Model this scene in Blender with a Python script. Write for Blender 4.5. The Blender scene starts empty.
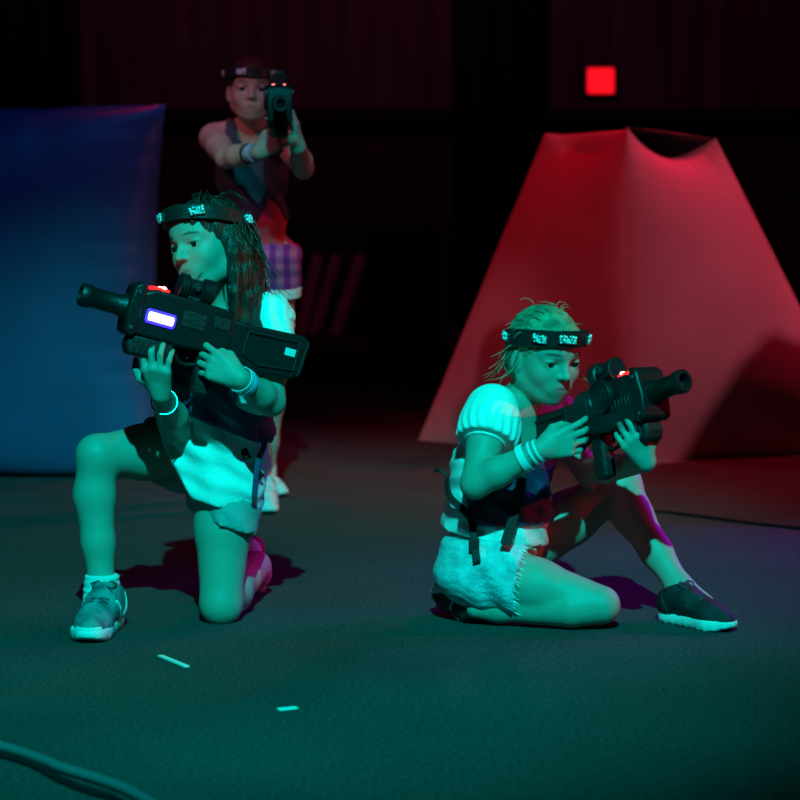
import bpy, bmesh, math, random
import numpy as np
from mathutils import Vector, Matrix

random.seed(7)
C = bpy.context.scene.collection
PI = math.pi
F32 = np.float32

# ------------------------------------------------------------------ camera geometry (800 x 800 frame)
CAM_H, FPX = 0.81, 2000.0
TH = math.atan(158.0 / FPX)
_f = np.array([0, math.cos(TH), -math.sin(TH)]); _u = np.array([0, math.sin(TH), math.cos(TH)])

def at(px, py, Y):
    d = _f + np.array([1.0, 0, 0]) * (px - 400) / FPX + _u * (400 - py) / FPX
    return np.array([0, 0, CAM_H]) + d * (Y / d[1])

def gnd(px, py, z=0.0):
    d = _f + np.array([1.0, 0, 0]) * (px - 400) / FPX + _u * (400 - py) / FPX
    return np.array([0, 0, CAM_H]) + d * ((z - CAM_H) / d[2])

def V(*a): return np.array(a, float)
def nrm(v): v = np.asarray(v, float); return v / np.linalg.norm(v)

def frame(fwd, up=(0, 0, 1), roll=0.0):
    """columns: x (right of the looker), y forward, z up"""
    f = nrm(fwd); r = nrm(np.cross(f, up)); u = np.cross(r, f)
    if roll:
        c, s = math.cos(roll), math.sin(roll)
        r, u = r * c + u * s, u * c - r * s
    return np.stack([r, f, u], 1)

# ------------------------------------------------------------------ materials
def mat(name, col, rough=0.6, metal=0.0, emit=None, estr=0.0, noise=None, bump=None, spec=0.5, sheen=0.0, attr=False):
    m = bpy.data.materials.new(name); m.use_nodes = True
    nt = m.node_tree; b = nt.nodes['Principled BSDF']
    b.inputs['Base Color'].default_value = (*col, 1)
    b.inputs['Roughness'].default_value = rough
    b.inputs['Metallic'].default_value = metal
    b.inputs['Specular IOR Level'].default_value = spec
    if sheen: b.inputs['Sheen Weight'].default_value = sheen
    if emit:
        b.inputs['Emission Color'].default_value = (*emit, 1); b.inputs['Emission Strength'].default_value = estr
    tc = nt.nodes.new('ShaderNodeTexCoord')
    if noise:                                   # (scale, amount, (sx,sy,sz))
        sc, am, st = noise
        mp = nt.nodes.new('ShaderNodeMapping'); mp.inputs['Scale'].default_value = st
        n = nt.nodes.new('ShaderNodeTexNoise'); n.inputs['Scale'].default_value = sc; n.inputs['Detail'].default_value = 4
        nt.links.new(tc.outputs['Object'], mp.inputs[0]); nt.links.new(mp.outputs[0], n.inputs[0])
        r = nt.nodes.new('ShaderNodeValToRGB')
        r.color_ramp.elements[0].position = .3; r.color_ramp.elements[1].position = .7
        r.color_ramp.elements[0].color = (*[max(0, c * (1 - am)) for c in col], 1)
        r.color_ramp.elements[1].color = (*[min(1, c * (1 + am)) for c in col], 1)
        nt.links.new(n.outputs['Fac'], r.inputs[0])
        if attr:
            a = nt.nodes.new('ShaderNodeAttribute'); a.attribute_name = 'tint'
            mx = nt.nodes.new('ShaderNodeMix'); mx.data_type = 'RGBA'; mx.blend_type = 'MULTIPLY'; mx.inputs[0].default_value = 1
            nt.links.new(r.outputs[0], mx.inputs[6]); nt.links.new(a.outputs['Color'], mx.inputs[7])
            nt.links.new(mx.outputs[2], b.inputs['Base Color'])
        else:
            nt.links.new(r.outputs[0], b.inputs['Base Color'])
    if bump:                                    # (scale, strength, (sx,sy,sz))
        sc, stg, st = bump
        mp = nt.nodes.new('ShaderNodeMapping'); mp.inputs['Scale'].default_value = st
        n = nt.nodes.new('ShaderNodeTexNoise'); n.inputs['Scale'].default_value = sc; n.inputs['Detail'].default_value = 5
        nt.links.new(tc.outputs['Object'], mp.inputs[0]); nt.links.new(mp.outputs[0], n.inputs[0])
        bp = nt.nodes.new('ShaderNodeBump'); bp.inputs['Strength'].default_value = stg; bp.inputs['Distance'].default_value = .01
        nt.links.new(n.outputs['Fac'], bp.inputs['Height']); nt.links.new(bp.outputs[0], b.inputs['Normal'])
    return m

U3 = (1, 1, 1)
M = {}
M['skin'] = mat('skin', (.50, .335, .27), .5, noise=(9, .06, U3), bump=(60, .05, U3), attr=True, spec=.35)
M['hair_dark'] = mat('dark_hair', (.035, .022, .015), .40, noise=(60, .7, (1, 1, .08)), bump=(110, 1.0, (1, 1, .07)))
M['hair_blond'] = mat('blond_hair', (.36, .25, .15), .5, noise=(45, .5, (1, .35, 1)), bump=(70, .7, (1, .3, 1)))
M['eye_white'] = mat('eye_white', (.75, .72, .70), .2)
M['iris'] = mat('iris', (.02, .015, .012), .1)
M['white_cotton'] = mat('white_cotton', (.88, .88, .86), .85, bump=(130, .25, U3), noise=(14, .06, U3))
M['grey_cotton'] = mat('grey_cotton', (.36, .37, .36), .85, bump=(150, .3, U3), noise=(16, .12, U3))
M['denim'] = mat('pale_denim', (.55, .60, .64), .85, bump=(190, .5, U3), noise=(35, .28, U3))
M['vest'] = mat('vest_fabric', (.075, .042, .115), .65, bump=(140, .35, U3), noise=(20, .4, U3))
M['strap'] = mat('black_webbing', (.012, .012, .014), .7, bump=(200, .3, U3))
M['red_cotton'] = mat('red_cotton', (.62, .035, .05), .8, bump=(130, .2, U3))
M['tank'] = mat('dark_tank', (.035, .04, .06), .75, bump=(130, .2, U3))
M['sock'] = mat('white_sock', (.78, .78, .76), .9, bump=(90, .5, (.2, .2, 3)))
M['shoe_grey'] = mat('shoe_mesh_grey', (.22, .25, .26), .6, bump=(220, .5, U3), noise=(30, .5, U3))
M['shoe_black'] = mat('shoe_mesh_black', (.012, .012, .014), .55, bump=(220, .5, U3))
M['shoe_white'] = mat('shoe_leather_white', (.72, .70, .68), .5, noise=(22, .15, U3))
M['shoe_red_lit'] = mat('shoe_mesh_red_lit', (.55, .08, .22), .6, bump=(220, .4, U3))  # pink holds the red light on the kneeling girl's rear shoe
M['sole_white'] = mat('sole_foam_white', (.74, .75, .74), .6, noise=(60, .08, U3))
M['lace_dark'] = mat('lace_dark', (.03, .05, .06), .8)
M['lace_white'] = mat('lace_white', (.6, .6, .6), .8)
M['gun'] = mat('black_gun_plastic', (.008, .009, .010), .42, spec=.4, bump=(180, .12, U3), noise=(12, .25, U3))
M['gun_rough'] = mat('black_gun_rubber', (.010, .010, .011), .6, bump=(120, .3, U3))
M['gun_screw'] = mat('gun_screw_steel', (.25, .25, .26), .35, .9)
M['lens'] = mat('scope_lens_glass', (.01, .015, .02), .06)
M['tag'] = mat('white_sticker', (.72, .74, .74), .5)
M['led_red'] = mat('red_led', (.5, .01, .01), .3, emit=(1, .02, .02), estr=1.6)
M['led_red_core'] = mat('red_led_core', (.7, .2, .2), .3, emit=(1, .22, .18), estr=9)
M['led_blue'] = mat('blue_led_rim', (.05, .03, .6), .3, emit=(.035, .015, 1), estr=3)
M['led_blue_core'] = mat('blue_led_core', (.8, .8, 1), .3, emit=(.62, .55, 1), estr=3.2)
M['band'] = mat('black_headband_elastic', (.018, .02, .02), .35, bump=(160, .25, U3))
M['crystal'] = mat('clear_sensor_dome', (.85, .88, .88), .08, spec=.9)
M['pod'] = mat('grey_sensor_base', (.045, .05, .05), .25)
M['plastic_white'] = mat('white_plastic_wristband', (.82, .84, .84), .35)
M['plastic_blue'] = mat('blue_plastic_wristband', (.35, .55, .85), .35)
M['bangle'] = mat('silver_bangle', (.6, .6, .58), .25, .9)
M['chip'] = mat('pale_litter', (.75, .77, .72), .6)

# ------------------------------------------------------------------ objects
def tag(o, label=None, cat=None, group=None, kind=None):
    if label: o['label'] = label
    if cat: o['category'] = cat
    if group: o['group'] = group
    if kind: o['kind'] = kind
    return o

def thing(name, label, cat, loc=(0, 0, 0), group=None):
    o = bpy.data.objects.new(name, None); C.objects.link(o); o.location = loc; o.empty_display_size = .1
    return tag(o, label, cat, group)

def offset(o):
    t = np.zeros(3)
    while o is not None: t = t + np.array(o.matrix_basis.translation); o = o.parent
    return t

def link(name, me, parent=None, origin=None):
    o = bpy.data.objects.new(name, me); C.objects.link(o)
    if parent is not None: o.parent = parent
    return o

def npmesh(name, v, q, m, smooth=True):
    me = bpy.data.meshes.new(name)
    v = np.asarray(v, F32); q = np.asarray(q, np.int32)
    me.vertices.add(len(v)); me.vertices.foreach_set('co', v.ravel())
    k = q.shape[1]
    me.loops.add(q.size); me.loops.foreach_set('vertex_index', q.ravel())
    me.polygons.add(len(q)); me.polygons.foreach_set('loop_start', np.arange(0, q.size, k, dtype=np.int32))
    me.polygons.foreach_set('use_smooth', np.full(len(q), smooth))
    me.update(calc_edges=True)
    me.materials.append(m)
    return me

# ------------------------------------------------------------------ implicit surfaces
def axis(lo, hi, h, fines=()):
    out = [lo]; x = lo
    while x < hi:
        s = h
        for a, b, hf in fines:
            if a - hf <= x <= b: s = min(s, hf)
        x += s; out.append(x)
    return np.array(out, F32)

def _len(a): return np.sqrt(a)

class Field:
    """a list of rounded shapes blended into one surface"""
    def __init__(s): s.ops = []
    def cone(s, a, b, r1, r2, k=.02, mode='u'):
        s.ops.append(('c', V(*a), V(*b), r1, r2, k, mode)); return s
    def chain(s, pts, rs, k=.02, k0=None):
        for i in range(len(pts) - 1):
            s.cone(pts[i], pts[i + 1], rs[i], rs[i + 1], k0 if (k0 and i == 0) else k)
        return s
    def ell(s, c, R, rad, k=.02, mode='u'):
        s.ops.append(('e', V(*c), np.asarray(R, float), V(*rad), None, k, mode)); return s
    def box(s, c, R, half, r, k=.01, mode='u'):
        s.ops.append(('b', V(*c), np.asarray(R, float), V(*half), r, k, mode)); return s
    def ext(s, ops, inflate=0.0, k=None):
        for o in ops:
            t = list(o)
            if inflate:
                if t[0] == 'c': t[3] += inflate; t[4] += inflate
                else: t[3] = t[3] + inflate
            if k is not None: t[5] = k
            s.ops.append(tuple(t))
        return s
    def bounds(s):
        lo = np.full(3, 9e9); hi = -lo
        for o in s.ops:
            if o[6] != 'u': continue
            if o[0] == 'c':
                r = max(o[3], o[4]); pts = (o[1], o[2])
            else:
                r = max(o[3]) + (o[4] or 0); pts = (o[1],)
            for p in pts: lo = np.minimum(lo, p - r); hi = np.maximum(hi, p + r)
        return lo - .03, hi + .03
    def eval(s, xs, ys, zs):
        D = np.full((len(xs), len(ys), len(zs)), .5, F32)
        for o in s.ops:
            k, mode = o[5], o[6]
            if o[0] == 'c':
                r = max(o[3], o[4]); lo = np.minimum(o[1], o[2]) - r; hi = np.maximum(o[1], o[2]) + r
            else:
                r = (max(o[3]) + (o[4] or 0)) * (1.75 if o[0] == 'b' else 1.05); lo = o[1] - r; hi = o[1] + r
            g = .03 + k
            sl = []
            for ax, a, b in ((xs, lo[0], hi[0]), (ys, lo[1], hi[1]), (zs, lo[2], hi[2])):
                i = max(0, int(np.searchsorted(ax, a - g)) - 1); j = int(np.searchsorted(ax, b + g)) + 1
                sl.append(slice(i, j))
            x = xs[sl[0]][:, None, None]; y = ys[sl[1]][None, :, None]; z = zs[sl[2]][None, None, :]
            if x.size == 0 or y.size == 0 or z.size == 0: continue
            if o[0] == 'c':
                a, b = o[1].astype(F32), o[2].astype(F32); ba = b - a; L = float(ba @ ba) + 1e-12
                px, py, pz = x - a[0], y - a[1], z - a[2]
                t = np.clip((px * ba[0] + py * ba[1] + pz * ba[2]) / F32(L), 0, 1)
                d = np.sqrt((px - t * ba[0]) ** 2 + (py - t * ba[1]) ** 2 + (pz - t * ba[2]) ** 2) - (F32(o[3]) + F32(o[4] - o[3]) * t)
            else:
                R = o[2].astype(F32); c = o[1].astype(F32); px, py, pz = x - c[0], y - c[1], z - c[2]
                q = [px * R[0, i] + py * R[1, i] + pz * R[2, i] for i in range(3)]
                h = o[3].astype(F32)
                if o[0] == 'e':
                    k0 = np.sqrt((q[0] / h[0]) ** 2 + (q[1] / h[1]) ** 2 + (q[2] / h[2]) ** 2)
                    k1 = np.sqrt((q[0] / h[0] ** 2) ** 2 + (q[1] / h[1] ** 2) ** 2 + (q[2] / h[2] ** 2) ** 2) + F32(1e-6)
                    d = np.where(k0 < 1e-3, -min(h), k0 * (k0 - 1) / k1).astype(F32)
                else:
                    e = [np.abs(q[i]) - h[i] for i in range(3)]
                    d = np.sqrt(sum(np.maximum(v, 0) ** 2 for v in e)) + np.minimum(np.maximum(np.maximum(e[0], e[1]), e[2]), 0) - F32(o[4])
            A = D[tuple(sl)]
            k = F32(max(k, 1e-5))
            if mode == 'u':
                hh = np.clip(F32(.5) + F32(.5) * (d - A) / k, 0, 1); D[tuple(sl)] = d * (1 - hh) + A * hh - k * hh * (1 - hh)
            else:
                d = -d
                hh = np.clip(F32(.5) - F32(.5) * (d - A) / k, 0, 1); D[tuple(sl)] = d * (1 - hh) + A * hh + k * hh * (1 - hh)
        return D

def nets(D, xs, ys, zs):
    S = D < 0
    c = [S[i:S.shape[0] - 1 + i, j:S.shape[1] - 1 + j, k:S.shape[2] - 1 + k] for i in (0, 1) for j in (0, 1) for k in (0, 1)]
    anyv = c[0].copy(); allv = c[0].copy()
    for q in c[1:]: anyv |= q; allv &= q
    act = anyv & ~allv
    I, J, K = np.nonzero(act); n = len(I)
    idx = np.full(act.shape, -1, np.int32); idx[I, J, K] = np.arange(n)
    acc = np.zeros((n, 3)); cnt = np.zeros(n)
    ax = (xs, ys, zs)
    for a in range(3):
        for p in (0, 1):
            for q in (0, 1):
                o0 = [0, 0, 0]; o1 = [0, 0, 0]
                b1, b2 = [t for t in range(3) if t != a]
                o0[b1] = o1[b1] = p; o0[b2] = o1[b2] = q; o1[a] = 1
                d0 = D[I + o0[0], J + o0[1], K + o0[2]]; d1 = D[I + o1[0], J + o1[1], K + o1[2]]
                m = (d0 < 0) != (d1 < 0)
                t = np.where(m, d0 / np.where(m, d0 - d1, 1), 0)
                P = [ax[0][I + o0[0]], ax[1][J + o0[1]], ax[2][K + o0[2]]]
                base = [I, J, K][a]
                P[a] = ax[a][base] + t * (ax[a][base + 1] - ax[a][base])
                for e in range(3): acc[:, e] += np.where(m, P[e], 0)
                cnt += m
    v = acc / cnt[:, None]
    quads = []
    for a in range(3):
        b1, b2 = [(1, 2), (2, 0), (0, 1)][a]
        s0 = [slice(None)] * 3; s1 = [slice(None)] * 3
        s0[a] = slice(0, -1); s1[a] = slice(1, None)
        for b in (b1, b2): s0[b] = slice(1, -1); s1[b] = slice(1, -1)
        A, B = S[tuple(s0)], S[tuple(s1)]
        for flip, mm in ((False, A & ~B), (True, ~A & B)):
            g = list(np.nonzero(mm)); g[b1] = g[b1] + 1; g[b2] = g[b2] + 1
            def cell(d1, d2):
                h = [g[0].copy(), g[1].copy(), g[2].copy()]; h[b1] -= d1; h[b2] -= d2
                return idx[h[0], h[1], h[2]]
            f = [cell(1, 1), cell(0, 1), cell(0, 0), cell(1, 0)]
            if flip: f = f[::-1]
            quads.append(np.stack(f, 1))
    return v, np.concatenate(quads)

def relax(v, q, it=1, w=.5):
    a = np.concatenate([q[:, 0], q[:, 1], q[:, 2], q[:, 3]]); b = np.concatenate([q[:, 1], q[:, 2], q[:, 3], q[:, 0]])
    cnt = np.bincount(a, minlength=len(v)) + np.bincount(b, minlength=len(v))
    for _ in range(it):
        s = np.stack([np.bincount(a, v[b, e], len(v)) + np.bincount(b, v[a, e], len(v)) for e in range(3)], 1)
        v = v * (1 - w) + w * s / np.maximum(cnt, 1)[:, None]
    return v

def solid(name, field, m, parent=None, h=.006, fines=((), (), ()), post=None, smooth_it=1, tint=None, lo=None, hi=None, local=False):
    l, hgh = field.bounds()
    if lo is not None: l = np.maximum(l, lo)
    if hi is not None: hgh = np.minimum(hgh, hi)
    xs, ys, zs = [axis(l[i], hgh[i], h, fines[i]) for i in range(3)]
    D = field.eval(xs, ys, zs)
    if post: D = post(D, xs[:, None, None], ys[None, :, None], zs[None, None, :])
    v, q = nets(D, xs, ys, zs)
    if smooth_it: v = relax(v, q, smooth_it)
    base = np.zeros(3)
    if parent is not None and not local: base = offset(parent)
    me = npmesh(name, v - base, q, m)
    if tint is not None:
        col = tint(v)
        at_ = me.color_attributes.new('tint', 'FLOAT_COLOR', 'POINT')
        at_.data.foreach_set('color', np.concatenate([col, np.ones((len(v), 1))], 1).astype(F32).ravel())
    return link(name, me, parent)

def half(p1, p2, inside, along=(0, 1, 0)):
    """a plane through p1, p2 and the direction along; positive outside"""
    n = nrm(np.cross(np.asarray(p2) - p1, along)); d = float(n @ p1)
    if n @ np.asarray(inside) - d > 0: n, d = -n, -d
    return n.astype(F32), F32(d)

def plane(p, n):
    n = nrm(n); return n.astype(F32), F32(float(n @ np.asarray(p)))

def cutter(planes=(), fold=None, shell=.008, k=.004, extra=None):
    def post(D, x, y, z):
        if fold is not None: D = D + fold(x, y, z)
        E = np.maximum(D, -(D + F32(shell))) if shell else D
        for n, d in planes: E = np.maximum(E, x * n[0] + y * n[1] + z * n[2] - d)
        if extra is not None: E = extra(E, x, y, z)
        return E.astype(F32)
    return post

def folds(*terms):
    """terms: (amplitude, direction, frequency, warp direction, warp frequency, warp size)"""
    T = [(F32(a), nrm(d).astype(F32), F32(w), nrm(e).astype(F32), F32(u), F32(s)) for a, d, w, e, u, s in terms]
    def f(x, y, z):
        r = 0
        for a, d, w, e, u, s in T:
            r = r + a * np.sin((x * d[0] + y * d[1] + z * d[2]) * w + s * np.sin((x * e[0] + y * e[1] + z * e[2]) * u))
        return r
    return f

# ------------------------------------------------------------------ plain mesh builder
class MB:
    def __init__(s): s.v = []; s.f = []; s.mi = []
    def _add(s, v, f, mi=0):
        b = len(s.v); s.v += [tuple(float(c) for c in p) for p in v]; s.f += [[b + i for i in q] for q in f]; s.mi += [mi] * len(f); return s
    def box(s, c, size, R=None, mi=0):
        c = V(*c); h = V(*size) / 2; R = np.eye(3) if R is None else R
        v = [c + R @ (h * V(i, j, k)) for i in (-1, 1) for j in (-1, 1) for k in (-1, 1)]
        return s._add(v, [(0, 1, 3, 2), (4, 6, 7, 5), (0, 4, 5, 1), (2, 3, 7, 6), (0, 2, 6, 4), (1, 5, 7, 3)], mi)
    def prism(s, prof, y0, y1, mi=0, inset=0.0):
        """profile in x,z pushed from y0 to y1"""
        n = len(prof); v = [(x, y0, z) for x, z in prof] + [(x, y1, z) for x, z in prof]
        f = [tuple(range(n)), tuple(range(2 * n - 1, n - 1, -1))] + [(i, n + i, n + (i + 1) % n, (i + 1) % n) for i in range(n)]
        return s._add(v, f, mi)
    def rev(s, p0, p1, prof, n=24, mi=0, cap=True):
        """lathe: prof = [(t along p0->p1 in metres, radius)]"""
        p0 = V(*p0); d = nrm(V(*p1) - p0); a = nrm(np.cross(d, (0, 0, 1) if abs(d[2]) < .9 else (1, 0, 0))); b = np.cross(d, a)
        v = []; f = []
        for t, r in prof:
            for i in range(n):
                q = 2 * PI * i / n; v.append(p0 + d * t + (a * math.cos(q) + b * math.sin(q)) * r)
        for j in range(len(prof) - 1):
            for i in range(n): f.append((j * n + i, j * n + (i + 1) % n, (j + 1) * n + (i + 1) % n, (j + 1) * n + i))
        if cap: f.append(tuple(range(n))[::-1]); f.append(tuple(range((len(prof) - 1) * n, len(prof) * n)))
        return s._add(v, f, mi)
    def cyl(s, p0, p1, r0, r1=None, n=20, mi=0):
        L = np.linalg.norm(V(*p1) - V(*p0)); return s.rev(p0, p1, [(0, r0), (L, r1 if r1 is not None else r0)], n, mi)
    def ball(s, c, r, n=10, mi=0):
        c = V(*c); r = V(*([r] * 3 if np.isscalar(r) else r)); v = [c + r * V(0, 0, 1)]; f = []
        m = n // 2 + 1
        for j in range(1, m):
            for i in range(n):
                a, b = PI * j / m, 2 * PI * i / n; v.append(c + r * V(math.sin(a) * math.cos(b), math.sin(a) * math.sin(b), math.cos(a)))
        v.append(c - r * V(0, 0, 1))
        for i in range(n): f.append((0, 1 + i, 1 + (i + 1) % n))
        for j in range(m - 2):
            for i in range(n): f.append((1 + j * n + i, 1 + (j + 1) * n + i, 1 + (j + 1) * n + (i + 1) % n, 1 + j * n + (i + 1) % n))
        for i in range(n): f.append((1 + (m - 2) * n + i, len(v) - 1, 1 + (m - 2) * n + (i + 1) % n))
        return s._add(v, f, mi)
    def tube(s, pts, r, n=8, closed=False, mi=0):
        pts = [V(*p) for p in pts]; m = len(pts); rs = [r] * m if np.isscalar(r) else list(r)
        v = []; f = []; prev = None
        for i in range(m):
            d = nrm((pts[(i + 1) % m] - pts[i - 1]) if closed else (pts[min(i + 1, m - 1)] - pts[max(i - 1, 0)]))
            if prev is None: a = nrm(np.cross(d, (0, 0, 1) if abs(d[2]) < .9 else (1, 0, 0)))
            else: a = nrm(prev - d * (prev @ d))
            prev = a; b = np.cross(d, a)
            for j in range(n): q = 2 * PI * j / n; v.append(pts[i] + (a * math.cos(q) + b * math.sin(q)) * rs[i])
        for i in range(m if closed else m - 1):
            for j in range(n): f.append((i * n + j, i * n + (j + 1) % n, ((i + 1) % m) * n + (j + 1) % n, ((i + 1) % m) * n + j))
        if not closed: f.append(tuple(range(n))[::-1]); f.append(tuple(range((m - 1) * n, m * n)))
        return s._add(v, f, mi)
    def strip(s, pts, nors, w, t, closed=False, mi=0):
        """flat webbing: along pts, width w across nors x tangent, thickness t"""
        pts = [V(*p) for p in pts]; m = len(pts); v = []; f = []
        for i in range(m):
            d = nrm((pts[(i + 1) % m] - pts[i - 1]) if closed else (pts[min(i + 1, m - 1)] - pts[max(i - 1, 0)]))
            n = nrm(V(*nors[i]) - d * (V(*nors[i]) @ d)); a = np.cross(d, n)
            for sx, sn in ((-1, -1), (1, -1), (1, 1), (-1, 1)): v.append(pts[i] + a * sx * w / 2 + n * sn * t / 2)
        for i in range(m if closed else m - 1):
            for j in range(4): f.append((i * 4 + j, i * 4 + (j + 1) % 4, ((i + 1) % m) * 4 + (j + 1) % 4, ((i + 1) % m) * 4 + j))
        if not closed: f.append((3, 2, 1, 0)); f.append(tuple(range((m - 1) * 4, m * 4)))
        return s._add(v, f, mi)
    def build(s, name, m, parent=None, world=False, bevel=0.0, smooth=True, seg=2, sub=0):
        me = bpy.data.meshes.new(name)
        v = s.v
        if world and parent is not None:
            b = offset(parent); v = [(p[0] - b[0], p[1] - b[1], p[2] - b[2]) for p in v]
        me.from_pydata(v, [], s.f)
        for mm in (m if isinstance(m, (list, tuple)) else [m]): me.materials.append(mm)
        me.polygons.foreach_set('material_index', s.mi)
        bm = bmesh.new(); bm.from_mesh(me); bmesh.ops.recalc_face_normals(bm, faces=bm.faces); bm.to_mesh(me); bm.free()
        o = link(name, me, parent)
        if sub:
            d = o.modifiers.new('sub', 'SUBSURF'); d.levels = d.render_levels = sub
        if bevel:
            d = o.modifiers.new('bevel', 'BEVEL'); d.width = bevel; d.segments = seg; d.limit_method = 'ANGLE'; d.angle_limit = math.radians(35)
        if smooth:
            me.polygons.foreach_set('use_smooth', [True] * len(me.polygons))
            try: me.set_sharp_from_angle(angle=math.radians(38))
            except Exception: pass
        return o

# ================================================================== THE PLACE
def structure(o): o['kind'] = 'structure'; return o

fm = mat('floor_carpet', (.072, .074, .076), .95, spec=.15)
nt = fm.node_tree; b = nt.nodes['Principled BSDF']
tc = nt.nodes.new('ShaderNodeTexCoord')
n1 = nt.nodes.new('ShaderNodeTexNoise'); n1.inputs['Scale'].default_value = 120; n1.inputs['Detail'].default_value = 6; n1.inputs['Roughness'].default_value = .75
n2 = nt.nodes.new('ShaderNodeTexNoise'); n2.inputs['Scale'].default_value = 2.2; n2.inputs['Detail'].default_value = 5
mx = nt.nodes.new('ShaderNodeMath'); mx.operation = 'MULTIPLY'
r1 = nt.nodes.new('ShaderNodeValToRGB'); r1.color_ramp.elements[0].position = .30; r1.color_ramp.elements[1].position = .72
r1.color_ramp.elements[0].color = (.008, .009, .009, 1); r1.color_ramp.elements[1].color = (.108, .115, .112, 1)
r2 = nt.nodes.new('ShaderNodeValToRGB'); r2.color_ramp.elements[0].position = .3; r2.color_ramp.elements[1].position = .7
r2.color_ramp.elements[0].color = (.8, .8, .8, 1); r2.color_ramp.elements[1].color = (1.1, 1.1, 1.1, 1)
mm = nt.nodes.new('ShaderNodeMix'); mm.data_type = 'RGBA'; mm.blend_type = 'MULTIPLY'; mm.inputs[0].default_value = 1
bp = nt.nodes.new('ShaderNodeBump'); bp.inputs['Strength'].default_value = .5; bp.inputs['Distance'].default_value = .006
nt.links.new(tc.outputs['Object'], n1.inputs[0]); nt.links.new(tc.outputs['Object'], n2.inputs[0])
nt.links.new(n1.outputs['Fac'], r1.inputs[0]); nt.links.new(n2.outputs['Fac'], r2.inputs[0])
nt.links.new(r1.outputs[0], mm.inputs[6]); nt.links.new(r2.outputs[0], mm.inputs[7]); nt.links.new(mm.outputs[2], b.inputs['Base Color'])
nt.links.new(n1.outputs['Fac'], bp.inputs['Height']); nt.links.new(bp.outputs[0], b.inputs['Normal'])
mb = MB(); mb.box((0, 9, -.1), (26, 26, .2)); structure(mb.build('floor', fm, smooth=False))

WY = 20.0
m_clad = mat('wall_cladding', (.16, .13, .14), .6, noise=(3, .35, (1, 1, .2)))
m_low = mat('wall_lower_paint', (.05, .035, .04), .7, noise=(2, .3, U3))
m_ceil = mat('ceiling_black', (.02, .02, .022), .9)
mb = MB()                                            # lower wall
mb.box((0, WY + .15, 1.0), (26, .3, 2.0)); structure(mb.build('wall_back', m_low, smooth=False))
zlow = at(380, 110, WY)[2]
mb = MB(); prof = []; x = -13.0                      # ribbed metal sheets above
pts = []
while x < 13:
    pts += [(x, 0), (x + .20, 0), (x + .225, -.035), (x + .265, -.035), (x + .29, 0)]; x += .29
for i, (px, dy) in enumerate(pts):
    mb.v += [(px, WY - .02 + dy, zlow), (px, WY - .02 + dy, 7.0)]
for i in range(len(pts) - 1):
    mb.f.append((2 * i, 2 * i + 2, 2 * i + 3, 2 * i + 1)); mb.mi.append(0)
o = mb.build('wall_upper_back', m_clad, smooth=False); structure(o)
sd = o.modifiers.new('thick', 'SOLIDIFY'); sd.thickness = .02; sd.offset = 1
mb = MB(); mb.box((0, WY - .1, zlow - .06), (26, .22, .12)); structure(mb.build('trim_1', m_ceil, smooth=False))
mb = MB(); mb.box((0, 9, 7.1), (26, 26, .2)); structure(mb.build('ceiling', m_ceil, smooth=False))
mb = MB(); mb.box((-13.1, 9, 3.5), (.2, 26, 7)); structure(mb.build('wall_left', m_low, smooth=False))
mb = MB(); mb.box((13.1, 9, 3.5), (.2, 26, 7)); structure(mb.build('wall_right', m_low, smooth=False))

# black drapes against the back wall
m_drape = mat('black_drape', (.008, .008, .009), .9)
def drape(x0, x1, z0, z1, Y, label):
    mb = MB(); n = 80; v = []
    for i in range(n + 1):
        t = i / n; x = x0 + (x1 - x0) * t; y = Y + .07 * math.sin(t * (x1 - x0) * 19 + .6 * math.sin(t * 9))
        v.append((x, y))
    for x, y in v: mb.v += [(x, y, z0), (x, y, z1)]
    for i in range(n): mb.f.append((2 * i, 2 * i + 2, 2 * i + 3, 2 * i + 1)); mb.mi.append(0)
    o = mb.build('stage_drape', m_drape); s = o.modifiers.new('thick', 'SOLIDIFY'); s.thickness = .012
    return tag(o, label, 'curtain')
p0, p1 = at(452, 100, 19.3), at(534, 100, 19.3)
drape(p0[0], p1[0], 0.0, 5.5, 19.3, 'tall black drape hanging on the back wall, left of the red sign')
p0, p1 = at(-60, 60, 18.9), at(80, 60, 18.9); zb = at(40, 92, 18.9)[2]
drape(p0[0], p1[0], 0.0, 5.5, 18.9, 'black drape hanging in the far corner above the blue inflatable')

# ------------------------------------------------------------------ exit sign
e0, e1 = at(588, 68, WY - .14), at(614, 93, WY - .14)
sg = thing('exit_sign', 'small glowing red sign high on the dark back wall', 'sign', ((e0[0] + e1[0]) / 2, WY - .06, (e0[2] + e1[2]) / 2))
w, hh = e1[0] - e0[0], e0[2] - e1[2]
m_sign = mat('sign_red_panel', (.5, .01, .02), .4, emit=(1, .006, .014), estr=1.3)
m_housing = mat('sign_housing', (.06, .05, .05), .5)
mb = MB(); mb.box((0, 0, 0), (w + .05, .10, hh + .05)); mb.build('housing', m_housing, sg, bevel=.012)
mb = MB(); mb.box((0, -.055, 0), (w, .02, hh)); mb.build('lit_panel', m_sign, sg, bevel=.01)
mb = MB(); mb.box((0, .0, hh / 2 + .05), (.10, .06, .06)); mb.build('bracket', m_housing, sg, bevel=.006)

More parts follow.
